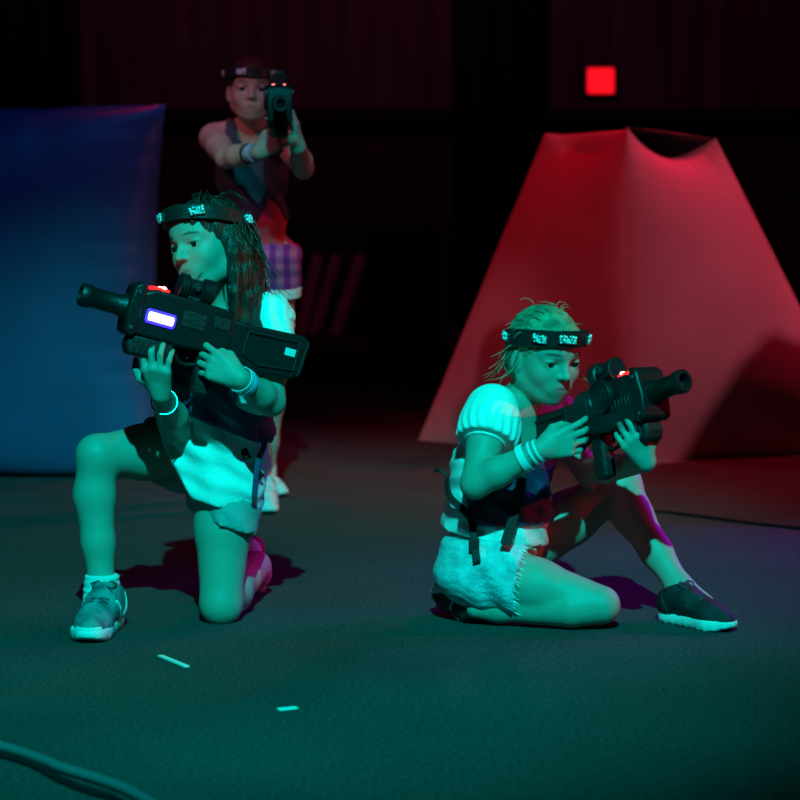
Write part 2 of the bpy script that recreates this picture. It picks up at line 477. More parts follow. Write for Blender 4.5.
# ------------------------------------------------------------------ inflatable bunkers
def pillow(name, base, top, m, parent, n=28, bulge=.10, sag=.05, wrinkle=.006, fronts=(0, 1, 2, 3), expo=.42, side_sag=1.0):
    """base, top: four corners each (counter-clockwise seen from above). Faces bulge, seams sag, corners stay sharp."""
    base = [V(*p) for p in base]; top = [V(*p) for p in top]
    cen = (sum(base) + sum(top)) / 8
    verts = []; faces = []
    def face(a, b, c, d, bz):
        nrmv = nrm(np.cross(b - a, d - a))
        if nrmv @ ((a + b + c + d) / 4 - cen) < 0: nrmv = -nrmv
        off = len(verts)
        for j in range(n + 1):
            for i in range(n + 1):
                u, v = i / n, j / n
                p = a * (1 - u) * (1 - v) + b * u * (1 - v) + c * u * v + d * (1 - u) * v
                # seams pull inward between the corners
                su, sv = 4 * u * (1 - u), 4 * v * (1 - v)
                inn = nrm(cen - p); inn[2] *= min(1, max(0, p[2]) / .4)
                eu = (1 - sv) * su; ev = (1 - su) * sv
                p = p + inn * sag * (eu * (abs(2 * v - 1) ** 3) + ev * side_sag * (abs(2 * u - 1) ** 3))
                bg = bz * (su * sv) ** expo
                # puckers that run out from the seams
                dv = min(v, 1 - v); du = min(u, 1 - u)
                w = wrinkle * (math.sin(u * 70 + 3 * math.sin(u * 17)) * math.exp(-dv * 9) * min(1, dv * 30) + math.sin(v * 64 + 2 * math.sin(v * 21)) * math.exp(-du * 26) * min(1, du * 30))
                verts.append(p + nrmv * (bg + w))
        for j in range(n):
            for i in range(n):
                k = off + j * (n + 1) + i; faces.append((k, k + 1, k + n + 2, k + n + 1))
    for i in range(4):
        k = (i + 1) % 4; face(base[i], base[k], top[k], top[i], bulge if (i in fronts) else bulge * .3)
    face(top[0], top[1], top[2], top[3], .01); face(base[3], base[2], base[1], base[0], 0.0)
    me = bpy.data.meshes.new(name); b = V(*parent.location) if parent else V(0, 0, 0)
    me.from_pydata([tuple(v - b) for v in verts], [], faces); me.materials.append(m)
    bm = bmesh.new(); bm.from_mesh(me); bmesh.ops.remove_doubles(bm, verts=bm.verts, dist=.004); bmesh.ops.recalc_face_normals(bm, faces=bm.faces)
    for v in bm.verts:
        if v.co.z + b[2] < .003: v.co.z = .003 - b[2]
    bm.to_mesh(me); bm.free()
    me.polygons.foreach_set('use_smooth', [True] * len(me.polygons))
    try: me.set_sharp_from_angle(angle=math.radians(50))
    except Exception: pass
    o = link(name, me, parent)
    return o

m_blue = mat('blue_vinyl', (.022, .105, .24), .42, noise=(4, .12, U3), bump=(25, .08, (1, 1, .3)))
m_pale = mat('pale_vinyl', (.60, .46, .44), .6, noise=(3, .10, U3), bump=(30, .10, (.3, .3, 2)))
m_valve = mat('valve_black', (.02, .02, .02), .5)

# blue block on the left
br = gnd(160, 478); tr = at(166, 104, br[1]); zt = tr[2]
bx0 = br[0] - 2.3
blue = thing('inflatable_bunker', 'large blue inflatable block bunker at the left, behind the kneeling girl', 'inflatable bunker', (br[0] - 1.1, br[1] + .5, 0))
pillow('shell', [(bx0, br[1] + .1, .0), (br[0], br[1], 0), (br[0] - .42, br[1] + 1.0, 0), (bx0, br[1] + 1.1, 0)],
       [(bx0, br[1] + .1, zt + .02), (tr[0], br[1], zt), (br[0] - .42, br[1] + 1.0, zt - .05), (bx0, br[1] + 1.1, zt - .05)], m_blue, blue, n=60, bulge=.17, sag=.07, wrinkle=.006, fronts=(0,))
mb = MB(); mb.cyl((-.1, .35, zt - .12), (-.1, .35, zt - .03), .05, .045); mb.build('valve', m_valve, blue, bevel=.006)

# tapered bunker on the right: near edge in the middle
nb = gnd(627, 466); lb = gnd(418, 441); rb = gnd(872, 452)
bb = lb + rb - nb
Yt = nb[1] + .36
nt_ = at(627, 127, Yt); lt_ = at(545, 133, Yt + .30); rt_ = at(716, 138, Yt + .16)
bt_ = lt_ + rt_ - nt_
tap = thing('inflatable_bunker', 'tall tapered inflatable bunker lit red, standing behind the sitting girl', 'inflatable bunker', ((nb + bb)[0] / 2, (nb + bb)[1] / 2, 0))
tp = pillow('shell', [lb, nb, rb, bb], [lt_, nt_, rt_, bt_], m_pale, tap, n=56, bulge=.07, sag=.10, wrinkle=.002, expo=.65, side_sag=.0)
mb = MB(); c = bt_ * .8 + bb * .2 - V(*tap.location) - V(.05, 0, 0); mb.cyl(c, c + V(0, .10, .03), .05, .045); mb.build('valve', m_valve, tap, bevel=.006)

bk = thing('inflatable_bunker', 'unseen black round shape added beyond the right edge to shade the tapered bunker', 'inflatable bunker', (2.67, 6.62, 0))  # added out of view to cast a shadow on the tapered bunker
MB().rev((0, 0, .003), (0, 0, 1), [(0, .20), (.04, .26), (.6, .28), (.95, .26), (1.12, .20), (1.23, .11), (1.26, .03)], 36).build('shell', m_valve, bk)
MB().cyl((0, 0, 1.25), (0, 0, 1.29), .04).build('valve', m_valve, bk)

# a dark round bunker far back, and boards leaning beside it
m_darkv = mat('black_vinyl', (.010, .010, .016), .6)
c = gnd(404, 352); dk = thing('inflatable_bunker', 'black round inflatable bunker far back in the middle of the hall', 'inflatable bunker', (c[0], c[1], 0))
hz = at(404, 228, c[1])[2]; mb = MB()
mb.rev((0, 0, .003), (0, 0, 1), [(0, .20), (.03, .26), (hz * .5, .28), (hz - .06, .26), (hz - .015, .22), (hz, .10)], 32); mb.build('shell', m_darkv, dk)
mb = MB(); mb.cyl((.0, -.05, hz - .01), (0, -.05, hz + .02), .04); mb.build('valve', m_valve, dk)
m_board = mat('pinkish_board', (.30, .16, .18), .7, noise=(5, .25, (1, 1, .1)))
for i, (xb, xt, lab) in enumerate(((300, 318, 'leaning board nearest the standing girl, leftmost of three against the dark back'),
                                   (313, 337, 'middle one of three pinkish boards leaning in the dark background'),
                                   (334, 361, 'pinkish board leaning closest to the black round bunker'))):
    a = gnd(xb, 338); t = at(xt, 258, a[1] + .35); d = t - a; R = frame(d, (0, 1, 0))
    o = MB().box((0, 0, 0), (.09, np.linalg.norm(d), .03), R).build('leaning_board', m_board, bevel=.004); o.location = (a + t) / 2 + V(0, 0, .02)
    tag(o, lab, 'board', 'boards leaning in the background')
mb = MB(); a = gnd(275, 340); 
o = MB().box((0, 0, .5), (1.9, .10, 1.05)).build('low_partition', m_darkv, bevel=.02); o.location = (a[0] + .45, a[1] + 1.3, .03); tag(o, 'low black partition behind the leaning boards', 'partition')

# ------------------------------------------------------------------ floor litter and cables
def litter(p0, p1, w, label):
    a, b_ = gnd(*p0), gnd(*p1); d = b_ - a; R = frame(d)
    o = MB().box((0, 0, 0), (w, np.linalg.norm(d), .004), R).build('paper_scrap', M['chip'], bevel=.0012); o.location = (a + b_) / 2 + V(0, 0, .0025)
    return tag(o, label, 'litter')
litter((160, 657), (187, 668), .012, 'thin pale stick of litter on the carpet below the kneeling girl')
o = litter((278, 711), (297, 709), .014, 'tiny pale scrap on the empty carpet in front')
m_cable = mat('black_cable_rubber', (.012, .012, .014), .45)
m_cable2 = mat('grey_cable_rubber', (.12, .13, .14), .35)
def cable(px, r, m, label):
    P = [gnd(*p, r) for p in px]; pts = []
    for i in range(len(P) - 1):
        a = P[max(i - 1, 0)]; b_ = P[i]; c = P[i + 1]; d = P[min(i + 2, len(P) - 1)]
        for k in range(8):
            t = k / 8; pts.append(.5 * ((2 * b_) + (c - a) * t + (2 * a - 5 * b_ + 4 * c - d) * t * t + (3 * b_ - a - 3 * c + d) * t ** 3))
    pts.append(P[-1]); return tag(MB().tube(pts, r, 10).build('floor_cable', m, smooth=True), label, 'cable')
cable([(-60, 731), (0, 746), (35, 757), (62, 768), (98, 779), (125, 789), (150, 803), (190, 826)], .008, m_cable2, 'thick dark cable curving across the near left corner')
cable([(-60, 742), (0, 754), (32, 764), (58, 778), (88, 790), (118, 800), (160, 830)], .006, m_cable, 'thin black cable lying below the thicker one at the near left corner')
cable([(640, 510), (668, 512), (700, 516), (745, 522), (800, 528), (860, 535)], .005, m_cable, 'thin dark cable crossing the reddish carpet at the right')

# ================================================================== LASER GUN
def make_gun(pos, fwd, up, label, group, name='laser_tag_rifle'):
    """local x forward (muzzle), y to its left side, z up; origin above the pistol grip"""
    f = nrm(fwd); l = nrm(np.cross(up, f)); u = np.cross(f, l)
    g = thing(name, label, 'toy gun', (0, 0, 0), group)
    g.matrix_world = Matrix(((f[0], l[0], u[0], pos[0]), (f[1], l[1], u[1], pos[1]), (f[2], l[2], u[2], pos[2]), (0, 0, 0, 1)))
    G, GR = M['gun'], M['gun_rough']; first = set(bpy.data.objects)
    MB().prism([(.150, -.040), (.158, -.01), (.150, .036), (.120, .048), (-.045, .048), (-.075, .040), (-.075, -.022), (-.030, -.034), (.02, -.040)], -.029, .029).build('receiver', G, g, bevel=.006, seg=3)
    mb = MB()
    for k in range(7): mb.box((.062 + k * .012, 0, -.0), (.004, .062, .020))
    mb.box((.02, 0, .012), (.055, .0625, .03)); mb.box((-.045, 0, .02), (.04, .061, .022)); mb.build('side_ribs', GR, g, bevel=.002)
    # barrel with shroud and muzzle
    b = MB().rev((.150, 0, .004), (1, 0, .004), [(0, .034), (.012, .034), (.016, .024), (.030, .022), (.040, .0185), (.100, .0185), (.104, .021), (.125, .021), (.128, .019), (.128, .013), (.105, .012)], 28, cap=False).build('barrel', G, g)
    MB().cyl((.252, 0, .004), (.256, 0, .004), .0125).build('bore', M['lens'], b)
    MB().prism([(.150, -.046), (.170, -.040), (.176, .0), (.170, .045), (.150, .056), (.142, .04), (.142, -.035)], -.036, .036).build('front_plate', G, g, bevel=.005)
    for yy in (-.0365, .0365):
        for zz in (-.030, .036): MB().rev((.159, yy, zz), (.159, yy * 2, zz), [(0, .0042), (.002, .0042), (.003, .003)], 10).build('screw', M['gun_screw'], g)
    # ribbed fore grip under the barrel
    fg = MB().prism([(.150, -.038), (.155, -.060), (.145, -.078), (.060, -.074), (.045, -.055), (.045, -.036)], -.024, .024).build('fore_grip', GR, g, bevel=.008, seg=3)
    mb = MB()
    for k in range(7): mb.box((.060 + k * .0125, 0, -.058), (.005, .054, .028))
    mb.build('grip_ribs', GR, fg, bevel=.002)
    # pistol grip, guard, trigger
    MB().prism([(-.012, -.030), (-.022, -.115), (-.060, -.117), (-.062, -.100), (-.054, -.028)], -.016, .016).build('pistol_grip', GR, g, bevel=.008, seg=3)
    MB().tube([(.030, 0, -.036), (.032, 0, -.056), (.022, 0, -.066), (.004, 0, -.068), (-.014, 0, -.064)], .004, 8).build('trigger_guard', G, g)
    MB().tube([(.008, 0, -.034), (.010, 0, -.046), (.004, 0, -.056)], .004, 8).build('trigger', GR, g)
    # stock with a hollowed side panel
    st = MB().prism([(-.060, .036), (-.120, .034), (-.245, .040), (-.256, .032), (-.250, -.030), (-.238, -.044), (-.140, -.050), (-.085, -.034), (-.060, -.026)], -.026, .026).build('stock', G, g, bevel=.007, seg=3)
    for s in (-1, 1):
        y = s * .0265; pl = [(-.110, .020), (-.235, .026), (-.236, -.026), (-.150, -.034), (-.110, -.022)]
        mb = MB()
        for i in range(len(pl)):
            a, c = pl[i], pl[(i + 1) % len(pl)]; mb.tube([(a[0], y, a[1]), (c[0], y, c[1])], .0035, 8)
        mb.build('panel_rim', G, st)
    MB().prism([(-.250, .037), (-.262, .030), (-.258, -.032), (-.246, -.040)], -.024, .024).build('butt_pad', GR, st, bevel=.004)
    MB().box((-.218, .0275, .004), (.026, .002, .014)).build('white_sticker', M['tag'], st, bevel=.0008)
    # round sight on a rail
    sc = MB().rev((.068, 0, .068), (-1, 0, .068), [(0, .020), (.002, .0235), (.020, .0235), (.025, .018), (.052, .018), (.057, .0245), (.080, .0245), (.082, .020)], 24).build('scope', G, g)
    MB().rev((.0695, 0, .068), (-1, 0, .068), [(0, .019), (.002, .0195)], 20).build('scope_lens', M['lens'], sc)
    MB().rev((-.0125, 0, .068), (-1, 0, .068), [(0, .0195), (.003, .017)], 20).build('eyepiece_lens', M['lens'], sc)
    mb = MB(); mb.box((.030, 0, .050), (.075, .022, .012)); mb.cyl((.030, -.026, .072), (.030, .026, .072), .009)
    mb.build('scope_mount', GR, sc, bevel=.003)
    # speaker drum on the right-hand side
    dr = MB().rev((.035, -.028, .024), (.035, -1, .024), [(0, .036), (.008, .036), (.012, .034), (.013, .030), (.010, .028), (.010, .0)], 32, cap=False).build('speaker_drum', G, g)
    mb = MB()
    for r in (.009, .017, .024):
        mb.tube([(.035 + r * math.cos(a * PI / 12), -.0385, .024 + r * math.sin(a * PI / 12)) for a in range(24)], .0015, 6, closed=True)
    mb.build('speaker_grille', GR, dr)
    # lights
    lr = MB().box((.108, 0, .050), (.040, .042, .006)).build('red_lamp', M['led_red'], g, bevel=.002)
    mb = MB(); mb.ball((.102, .016, .053), (.007, .006, .004)); mb.ball((.102, -.016, .053), (.007, .006, .004)); mb.build('red_lamp_core', M['led_red_core'], lr)
    lb_ = MB(); lb_.prism([(.128, -.014), (.131, -.008), (.131, .006), (.128, .012), (.064, .012), (.061, .006), (.061, -.008), (.064, -.014)], .029, .0335)
    lb_ = lb_.build('blue_lamp', M['led_blue'], g, bevel=.002)
    MB().prism([(.124, -.009), (.126, -.005), (.126, .003), (.124, .007), (.068, .007), (.066, .003), (.066, -.005), (.068, -.009)], .0335, .036).build('blue_lamp_core', M['led_blue_core'], lb_, bevel=.001)
    for o in bpy.data.objects:                          # proportions of this toy: short and deep
        if o in first or o.type != 'MESH': continue
        rd = o.name.startswith('speaker')
        for v in o.data.vertices:
            if rd: v.co.x = .035 * GX + (v.co.x - .035); v.co.z = .024 * GZ + (v.co.z - .024)
            else: v.co.x *= GX; v.co.z *= GZ
    return g

GX, GZ = .90, 1.12
def gun_frame(pos, fwd, up=(0, 0, 1)):
    f = nrm(fwd); l = nrm(np.cross(up, f)); u = np.cross(f, l)
    return lambda x, y, z: np.asarray(pos) + f * x * GX + l * y + u * z * GZ

# ================================================================== SHOES
def shoe_fields():
    s = Field()
    for a, c, r1, r2 in (((0, .032, .014), (0, .10, .014), .030, .031), ((0, .10, .014), (.004, .155, .014), .031, .040), ((.004, .155, .014), (-.002, .182, .016), .040, .032)):
        s.cone(a, c, r1, r2, .01)
    u = Field()
    u.cone((0, .038, .046), (0, .085, .052), .031, .034, .02).cone((0, .085, .052), (.002, .150, .028), .034, .034, .02).cone((.002, .150, .028), (-.001, .182, .022), .034, .027, .02)
    u.cone((0, .036, .045), (0, .044, .090), .031, .031, .02)
    return s, u
def sole_post(D, x, y, z):
    top = F32(.026) + F32(.006) * np.clip((F32(.06) - y) / F32(.06), 0, 1)
    bot = F32(.012) * np.clip((y - F32(.16)) / F32(.05), 0, 1) ** 2
    E = np.maximum(D, np.maximum(z - top, bot - z)); E = np.maximum(E, F32(-.0) - z)
    g = F32(.0025) * np.sin(y * F32(300))
    return np.where(z < .008, E + np.maximum(g, 0), E).astype(F32)
def upper_post(D, x, y, z):
    n = nrm(V(0, -.45, 1)); d = float(n @ V(0, .045, .088))
    E = np.maximum(D, F32(.020) - z)
    E = np.maximum(E, y * F32(n[1]) + z * F32(n[2]) - F32(d))
    return E.astype(F32)
_su = shoe_fields()
_sole = solid('sole', _su[0], M['sole_white'], h=.0035, post=sole_post, smooth_it=2)
_upper = solid('shoe', _su[1], M['shoe_grey'], h=.0035, post=upper_post, smooth_it=2)
def lace_mesh():
    mb = MB()
    for k in range(6):
        y = .078 + k * .013; z = .0885 - k * .0052
        for s in (-1, 1):
            mb.tube([(-s * .021, y, z - .004), (-s * .010, y + .003, z + .002), (s * .010, y + .009, z - .001), (s * .021, y + .012, z - .008)], .0026, 6)
    for s in (-1, 1):
        mb.tube([(0, .074, .092), (s * .014, .068, .100), (s * .026, .074, .096), (s * .020, .084, .088), (s * .004, .078, .091)], .0022, 6)
        mb.tube([(0, .076, .092), (s * .016, .090, .089), (s * .031, .100, .068)], .0022, 6)
    return mb
_lace = lace_mesh().build('laces', M['lace_dark'])
def over(name, cut):
    f = Field().ext(_su[1].ops, .0018)
    def post(D, x, y, z): return np.maximum(np.maximum(upper_post(D, x, y, z), -(D + F32(.004))), cut(x, y, z) + 0 * D).astype(F32)
    return solid(name, f, M['sole_white'], h=.003, post=post, smooth_it=1)
_toe = over('toe_cap', lambda x, y, z: np.maximum(F32(.184) - y + np.abs(x) * F32(.2), z - F32(.034)))
_heel = over('heel_counter', lambda x, y, z: np.maximum(y - F32(.052) + (z - F32(.03)) * F32(.5), z - F32(.075)))
_s1 = over('side_stripe', lambda x, y, z: np.maximum(np.maximum(np.abs(y - F32(.085) - (z - F32(.04)) * F32(.6)) - F32(.005), x), z - F32(.070)))
_s2 = over('side_stripe', lambda x, y, z: np.maximum(np.maximum(np.abs(y - F32(.085) - (z - F32(.04)) * F32(.6)) - F32(.005), -x), z - F32(.070)))
_protos = [_sole, _upper, _lace, _toe, _heel, _s1, _s2]
_pd = [o.data for o in _protos]
for o in _protos: bpy.data.objects.remove(o)

def make_shoe(parent, heel, fwd, up, upper, lace, sole=None, scale=1.0, label=None, over_m=None):
    R = frame(fwd, up); b = np.array(parent.matrix_basis.translation)
    def mk(src, name, m, par):
        me = src.copy(); me.materials.clear(); me.materials.append(m); return link(name, me, par)
    s = mk(_pd[1], 'shoe', upper, parent)
    mw = np.eye(4); mw[:3, :3] = R * scale; mw[:3, 3] = np.asarray(heel) - b
    s.matrix_local = Matrix(mw.tolist())
    mk(_pd[0], 'sole', sole or M['sole_white'], s); mk(_pd[2], 'laces', lace, s); [mk(_pd[i], nm, over_m or M['sole_white'], s) for i, nm in ((3, 'toe_cap'), (4, 'heel_counter'), (5, 'side_stripe'), (6, 'side_stripe'))]
    if label: s['label'] = label
    return s

# ================================================================== PEOPLE
class Body:
    def __init__(s, root): s.root = root; s.reg = {}; s.F = Field(); s.fines = [[], [], []]; s.tints = []
    def add(s, name, fn):
        f = Field(); fn(f); s.reg.setdefault(name, []).extend(f.ops); s.F.ext(f.ops)
    def fine(s, c, r, h):
        for i in range(3): s.fines[i].append((c[i] - r, c[i] + r, h))

def torso(B, pelvis, chest, neck, hl, hr, sl, sr, fat=1.0):
    lp = nrm(hl - hr); lc = nrm(sl - sr); up1 = nrm(chest - pelvis); up2 = nrm(neck - chest)
    def fr(l, u):
        f = nrm(np.cross(u, l)); u2 = np.cross(l, f); return np.stack([l, f, u2], 1)
    RP, RC = fr(lp, up1), fr(lc, up2); RM = fr(nrm(lp + lc), up1)
    B.RP, B.RC = RP, RC
    B.add('pelvis', lambda f: f.ell(pelvis, RP, V(.122, .092, .092) * fat, .03))
    B.add('torso', lambda f: (f.ell((pelvis * .55 + chest * .45), RM, V(.104, .080, .100) * fat, .04),
                              f.ell(chest, RC, V(.118, .088, .115) * fat, .04),
                              f.ell(chest * .45 + neck * .55, RC, V(.108, .070, .062) * fat, .03)))
    nb = neck
    B.add('yoke', lambda f: (f.cone(nb * .8 + sl * .2 - RC[:, 2] * .005, sl, .045, .043, .025), f.cone(nb * .8 + sr * .2 - RC[:, 2] * .005, sr, .045, .043, .025)))

def limb_arm(B, side, sh, el, wr, fat=1.0):
    m1 = sh * .55 + el * .45; m2 = el * .65 + wr * .35
    B.add('uarm' + side, lambda f: f.chain([sh, m1, el], [.043 * fat, .0375 * fat, .031 * fat], .015))
    B.add('farm' + side, lambda f: f.chain([el, m2, wr], [.031 * fat, .0325 * fat, .0215 * fat], .012))

def limb_leg(B, side, hip, knee, ank, fat=1.0, calfdir=None, k=.018):
    m = hip * .5 + knee * .5
    B.add('thigh' + side, lambda f: f.chain([hip, m, knee], [.078 * fat, .065 * fat, .047 * fat], .02, .03))
    cd = V(0, .01, 0) if calfdir is None else calfdir
    a = knee * .7 + ank * .3 + cd; b_ = knee * .35 + ank * .65 + cd * .5
    B.add('shin' + side, lambda f: (f.chain([knee, a, b_, ank], [.046 * fat, .0475 * fat, .038 * fat, .029 * fat], k)))

def head(B, c, fwd, neck, roll=0.0, s=1.0, ears=True, smile=0.0):
    R = frame(fwd, (0, 0, 1), roll); B.HR, B.HC, B.HS = R, c, s
    P = lambda x, y, z: c + R @ (V(x, y, z) * s)
    f = Field()
    f.cone(neck, P(0, -.022, -.055), .043 * s, .043 * s, .02)
    f.ell(P(0, -.012, .026), R, V(.0715, .090, .074) * s, .02)
    f.ell(P(0, .022, -.030), R, V(.0570, .064, .066) * s, .03)
    f.cone(P(0, .052, -.080), P(0, .062, -.083), .019 * s, .016 * s, .022)
    for sx in (-1, 1):
        f.cone(P(sx * .046, -.002, -.052), P(sx * .020, .050, -.078), .018 * s, .015 * s, .02)      # jaw
        f.ell(P(sx * .034, .052, -.026), R, V(.022, .022, .022) * s, .02)                            # cheek
        f.cone(P(sx * .012, .076, .022), P(sx * .044, .058, .020), .010 * s, .009 * s, .012)         # brow
    f.ell(P(0, .060, .045), R, V(.045, .026, .036) * s, .02)                                          # forehead
    for sx in (-1, 1): f.ell(P(sx * .0315, .092, .001), R, V(.0175, .0185, .0105) * s, .008, 's')    # sockets
    f.cone(P(0, .080, .010), P(0, .0965, -.021), .0075 * s, .0088 * s, .008)                          # nose
    f.cone(P(0, .0970, -.022), P(0, .0985, -.023), .0088 * s, .0083 * s, .004)
    for sx in (-1, 1):
        f.ell(P(sx * .0100, .0870, -.026), R, V(.0065, .0085, .0062) * s, .005)
        f.ell(P(sx * .0055, .0935, -.0320), R, V(.0030, .0045, .0030) * s, .002, 's')
    for sx in (-1, 1):                                                                                # lids
        f.ell(P(sx * .0315, .0655, .002), R, V(.0165, .0160, .0150) * s, .003)
        f.ell(P(sx * .0315, .0830, -.0005), R, V(.0135, .0120, .0050) * s, .0015, 's')
    # mouth
    f.ell(P(0, .0715, -.056), R, V(.032, .014, .018) * s, .014)
    f.chain([P(-.023, .0745, -.0545 + smile * .0065), P(-.007, .0800, -.0515), P(0, .0805, -.0526), P(.007, .0800, -.0515), P(.023, .0745, -.0545 + smile * .0065)], [.0035 * s, .0050 * s, .0048 * s, .0050 * s, .0035 * s], .003)
    f.chain([P(-.021, .0740, -.0570 + smile * .006), P(0, .0790, -.0610), P(.021, .0740, -.0570 + smile * .006)], [.0035 * s, .0062 * s, .0035 * s], .003)
    for sx in (-1, 1): f.cone(P(sx * (.0120 + .004 * smile), .0812 - .001 * smile, -.0562 + smile * .004), P(0, .0862, -.0566), .0011 * s, .0014 * s, .002, 's')
    if ears:
        for sx in (-1, 1):
            Re = R @ np.array(Matrix.Rotation(sx * .35, 3, 'Z'))
            f.ell(P(sx * .0715, -.004, -.014), Re, V(.0075, .017, .028) * s, .006)
            f.ell(P(sx * .0785, .000, -.012), Re, V(.005, .010, .018) * s, .004, 's')
    B.add('head', lambda q: q.ext(f.ops))
    B.fine(c + R @ V(0, .02, -.01), .088, .0027)
    def tint(v):
        q = (v - c) @ R / s
        col = np.ones((len(v), 3))
        lip = np.exp(-((q[:, 0] / .019) ** 2 + ((q[:, 2] + .0570) / .0085) ** 4) * 1.2) * (q[:, 1] > .06)
        col *= 1 - lip[:, None] * V(.15, .45, .35)
        for sx in (-1, 1):
            ar = .0215 + .004 * np.cos((q[:, 0] - sx * .030) / .016)
            br = np.exp(-(((q[:, 0] - sx * .031) / .017) ** 4 + ((q[:, 2] - ar) / .0032) ** 4)) * (q[:, 1] > .04)
            col *= 1 - br[:, None] * .80
            ld = np.exp(-(((q[:, 0] - sx * .0315) / .0150) ** 4 + ((q[:, 2] - .0052) / .0024) ** 4)) * (q[:, 1] > .055)
            col *= 1 - ld[:, None] * .85
        return col
    B.tints.append(tint)
    mw = np.eye(4); mw[:3, :3] = R; b = np.array(B.root.matrix_basis.translation)
    for sx in (-1, 1):
        mb = MB(); n = 20; m = 14; r = .0138 * s
        for j in range(m + 1):
            for i in range(n):
                a = PI * j / m; q = 2 * PI * i / n; mb.v.append((r * math.sin(a) * math.cos(q), r * math.cos(a), r * math.sin(a) * math.sin(q)))
        for j in range(m):
            for i in range(n):
                mb.f.append((j * n + i, j * n + (i + 1) % n, (j + 1) * n + (i + 1) % n, (j + 1) * n + i)); mb.mi.append(1 if j < 3 else 0)
        o = mb.build('eye', [M['eye_white'], M['iris']], B.root)
        mw[:3, 3] = P(sx * .0315, .0655, .001) - b; o.matrix_local = Matrix(mw.tolist())
    return P

def hand(B, side, wr, d, nrmP, curls, thumb, s=1.0, splay=.10, k=.003):
    """d: wrist to knuckles, nrmP: out of the palm. thumb side = which way across the palm the thumb is (+1/-1 along d x n)."""
    d = nrm(d); n = nrm(nrmP - d * (np.asarray(nrmP) @ d)); t = np.cross(d, n) * thumb[0]
    f = Field(); xs = (.0255, .0085, -.0085, -.0245); ln = (.068, .072, .070, .063)
    f.cone(wr, wr + d * .02 * s, .021 * s, .019 * s, .01)
    kn = []
    for x, l in zip(xs, ln):
        p = wr + (d * l + t * x) * s; kn.append(p)
        f.cone(wr + (d * .016 + t * x * .55) * s, p, .0135 * s, .0105 * s, .008)
    f.cone(wr + (d * .018 + t * .010 + n * .008) * s, wr + (d * .034 + t * .024 + n * .008) * s, .015 * s, .012 * s, .008)
    L = ((.033, .021, .018), (.036, .024, .019), (.034, .022, .018), (.027, .018, .016))
    tips = []
    for i in range(4):
        p = kn[i]; a = 0; dd = nrm(d + t * splay * (1.5 - i) / 1.5)
        r = (.0082, .0083, .0080, .0072)[i]; c = curls[i]
        for j in range(3):
            a += c[j]; q = p + (dd * math.cos(a) + n * math.sin(a)) * L[i][j] * s
            f.cone(p, q, r * (1, .93, .86)[j] * s, r * (.93, .86, .74)[j] * s, .004 if j == 0 else .002); p = q
        tips.append(p)
    P = [wr + (d * .020 + t * .020 + n * .006) * s] + [wr + (d * a + t * b_ + n * c) * s for a, b_, c in thumb[1]]
    f.chain(P, [.0125 * s, .0102 * s, .0090 * s, .0070 * s][:len(P)], .004, .008)
    B.add('hand' + side, lambda q: q.ext(f.ops))
    c = wr + (d * .065 + n * .02) * s; B.fine(c, .075 * s, .0032)
    return tips

def finish(B, h=.0075):
    def tint(v):
        c = np.ones((len(v), 3))
        for t in B.tints: c = c * t(v)
        return c
    return solid('body', B.F, M['skin'], B.root, h=h, fines=B.fines, smooth_it=1, tint=tint)

def band_round(parent, c, R, a, b_, w, t, m, name='headband', z0=0.0, tilt=0.0, n=56):
    """an elliptical band in the local x/y plane of R"""
    pts, nor = [], []
    for i in range(n):
        q = 2 * PI * i / n; x, y = math.cos(q) * a, math.sin(q) * b_
        pts.append(c + R @ V(x, y, z0 + tilt * y)); nor.append(R @ V(math.cos(q) / a, math.sin(q) / b_, 0))
    return MB().strip(pts, nor, w, t, True).build(name, m, parent, world=True, bevel=t * .3, seg=1)

def sensor(parent, c, n, up, w=.034, h=.02, rows=3, cols=5, base=np.zeros(3)):
    R = frame(n, up)                                   # x right, y outward, z up
    o = MB().box(c, (w, .007, h), R).build('sensor_pod', M['pod'], parent, world=True, bevel=.003)
    mb = MB()
    for i in range(cols):
        for j in range(rows):
            p = c + R @ V(*np.random.RandomState(i * 7 + j * 13 + int(abs(c[0]) * 1e4) % 97).uniform(-.0016, .0016, 3) * V(1, .3, 1)) + R @ V((i - (cols - 1) / 2) * w / cols * .9 + (.001 if j else -.001), .0038, (j - (rows - 1) / 2) * h / rows * .85)
            mb.ball(p, .0022 + .0016 * ((i * 5 + j * 3) % 4) / 3, 8)
    mb.build('sensor_domes', M['crystal'], o, world=True)
    return o

def ring(parent, p, d, r, w, t, m, name):
    R = frame(d, (0, .3, 1) if abs(nrm(d)[2]) < .9 else (0, 1, 0)); R2 = np.stack([R[:, 0], R[:, 2], R[:, 1]], 1)
    return band_round(parent, p, R2, r, r, w, t, m, name, n=28)

def strap(parent, pts, nors, w, m, name='vest_strap', t=.004):
    P = [V(*p) for p in pts]; out, no = [], []
    for i in range(len(P) - 1):
        a = P[max(i - 1, 0)]; b_ = P[i]; c = P[i + 1]; d = P[min(i + 2, len(P) - 1)]
        for k in range(6):
            t_ = k / 6; out.append(.5 * ((2 * b_) + (c - a) * t_ + (2 * a - 5 * b_ + 4 * c - d) * t_ * t_ + (3 * b_ - a - 3 * c + d) * t_ ** 3)); no.append(V(*nors[i]) * (1 - t_) + V(*nors[i + 1]) * t_)
    out.append(P[-1]); no.append(V(*nors[-1]))
    return MB().strip(out, no, w, t).build(name, m, parent, world=True, bevel=.0012, seg=1)
#PEOPLE_START
UP = V(0, 0, 1)
YA = V(0, 1, 0)

def hair_cap(f, P, R, s, grow=.0, back=.0):
    f.ell(P(0, -.014, .030), R, V(.0765 + grow, .0945 + grow, .080 + grow) * s, .01)
    f.ell(P(0, -.040, -.020), R, V(.068 + grow, .066 + grow, .070) * s, .02)
    f.ell(P(0, .058, .055), R, V(.050, .034, .036) * s, .015)

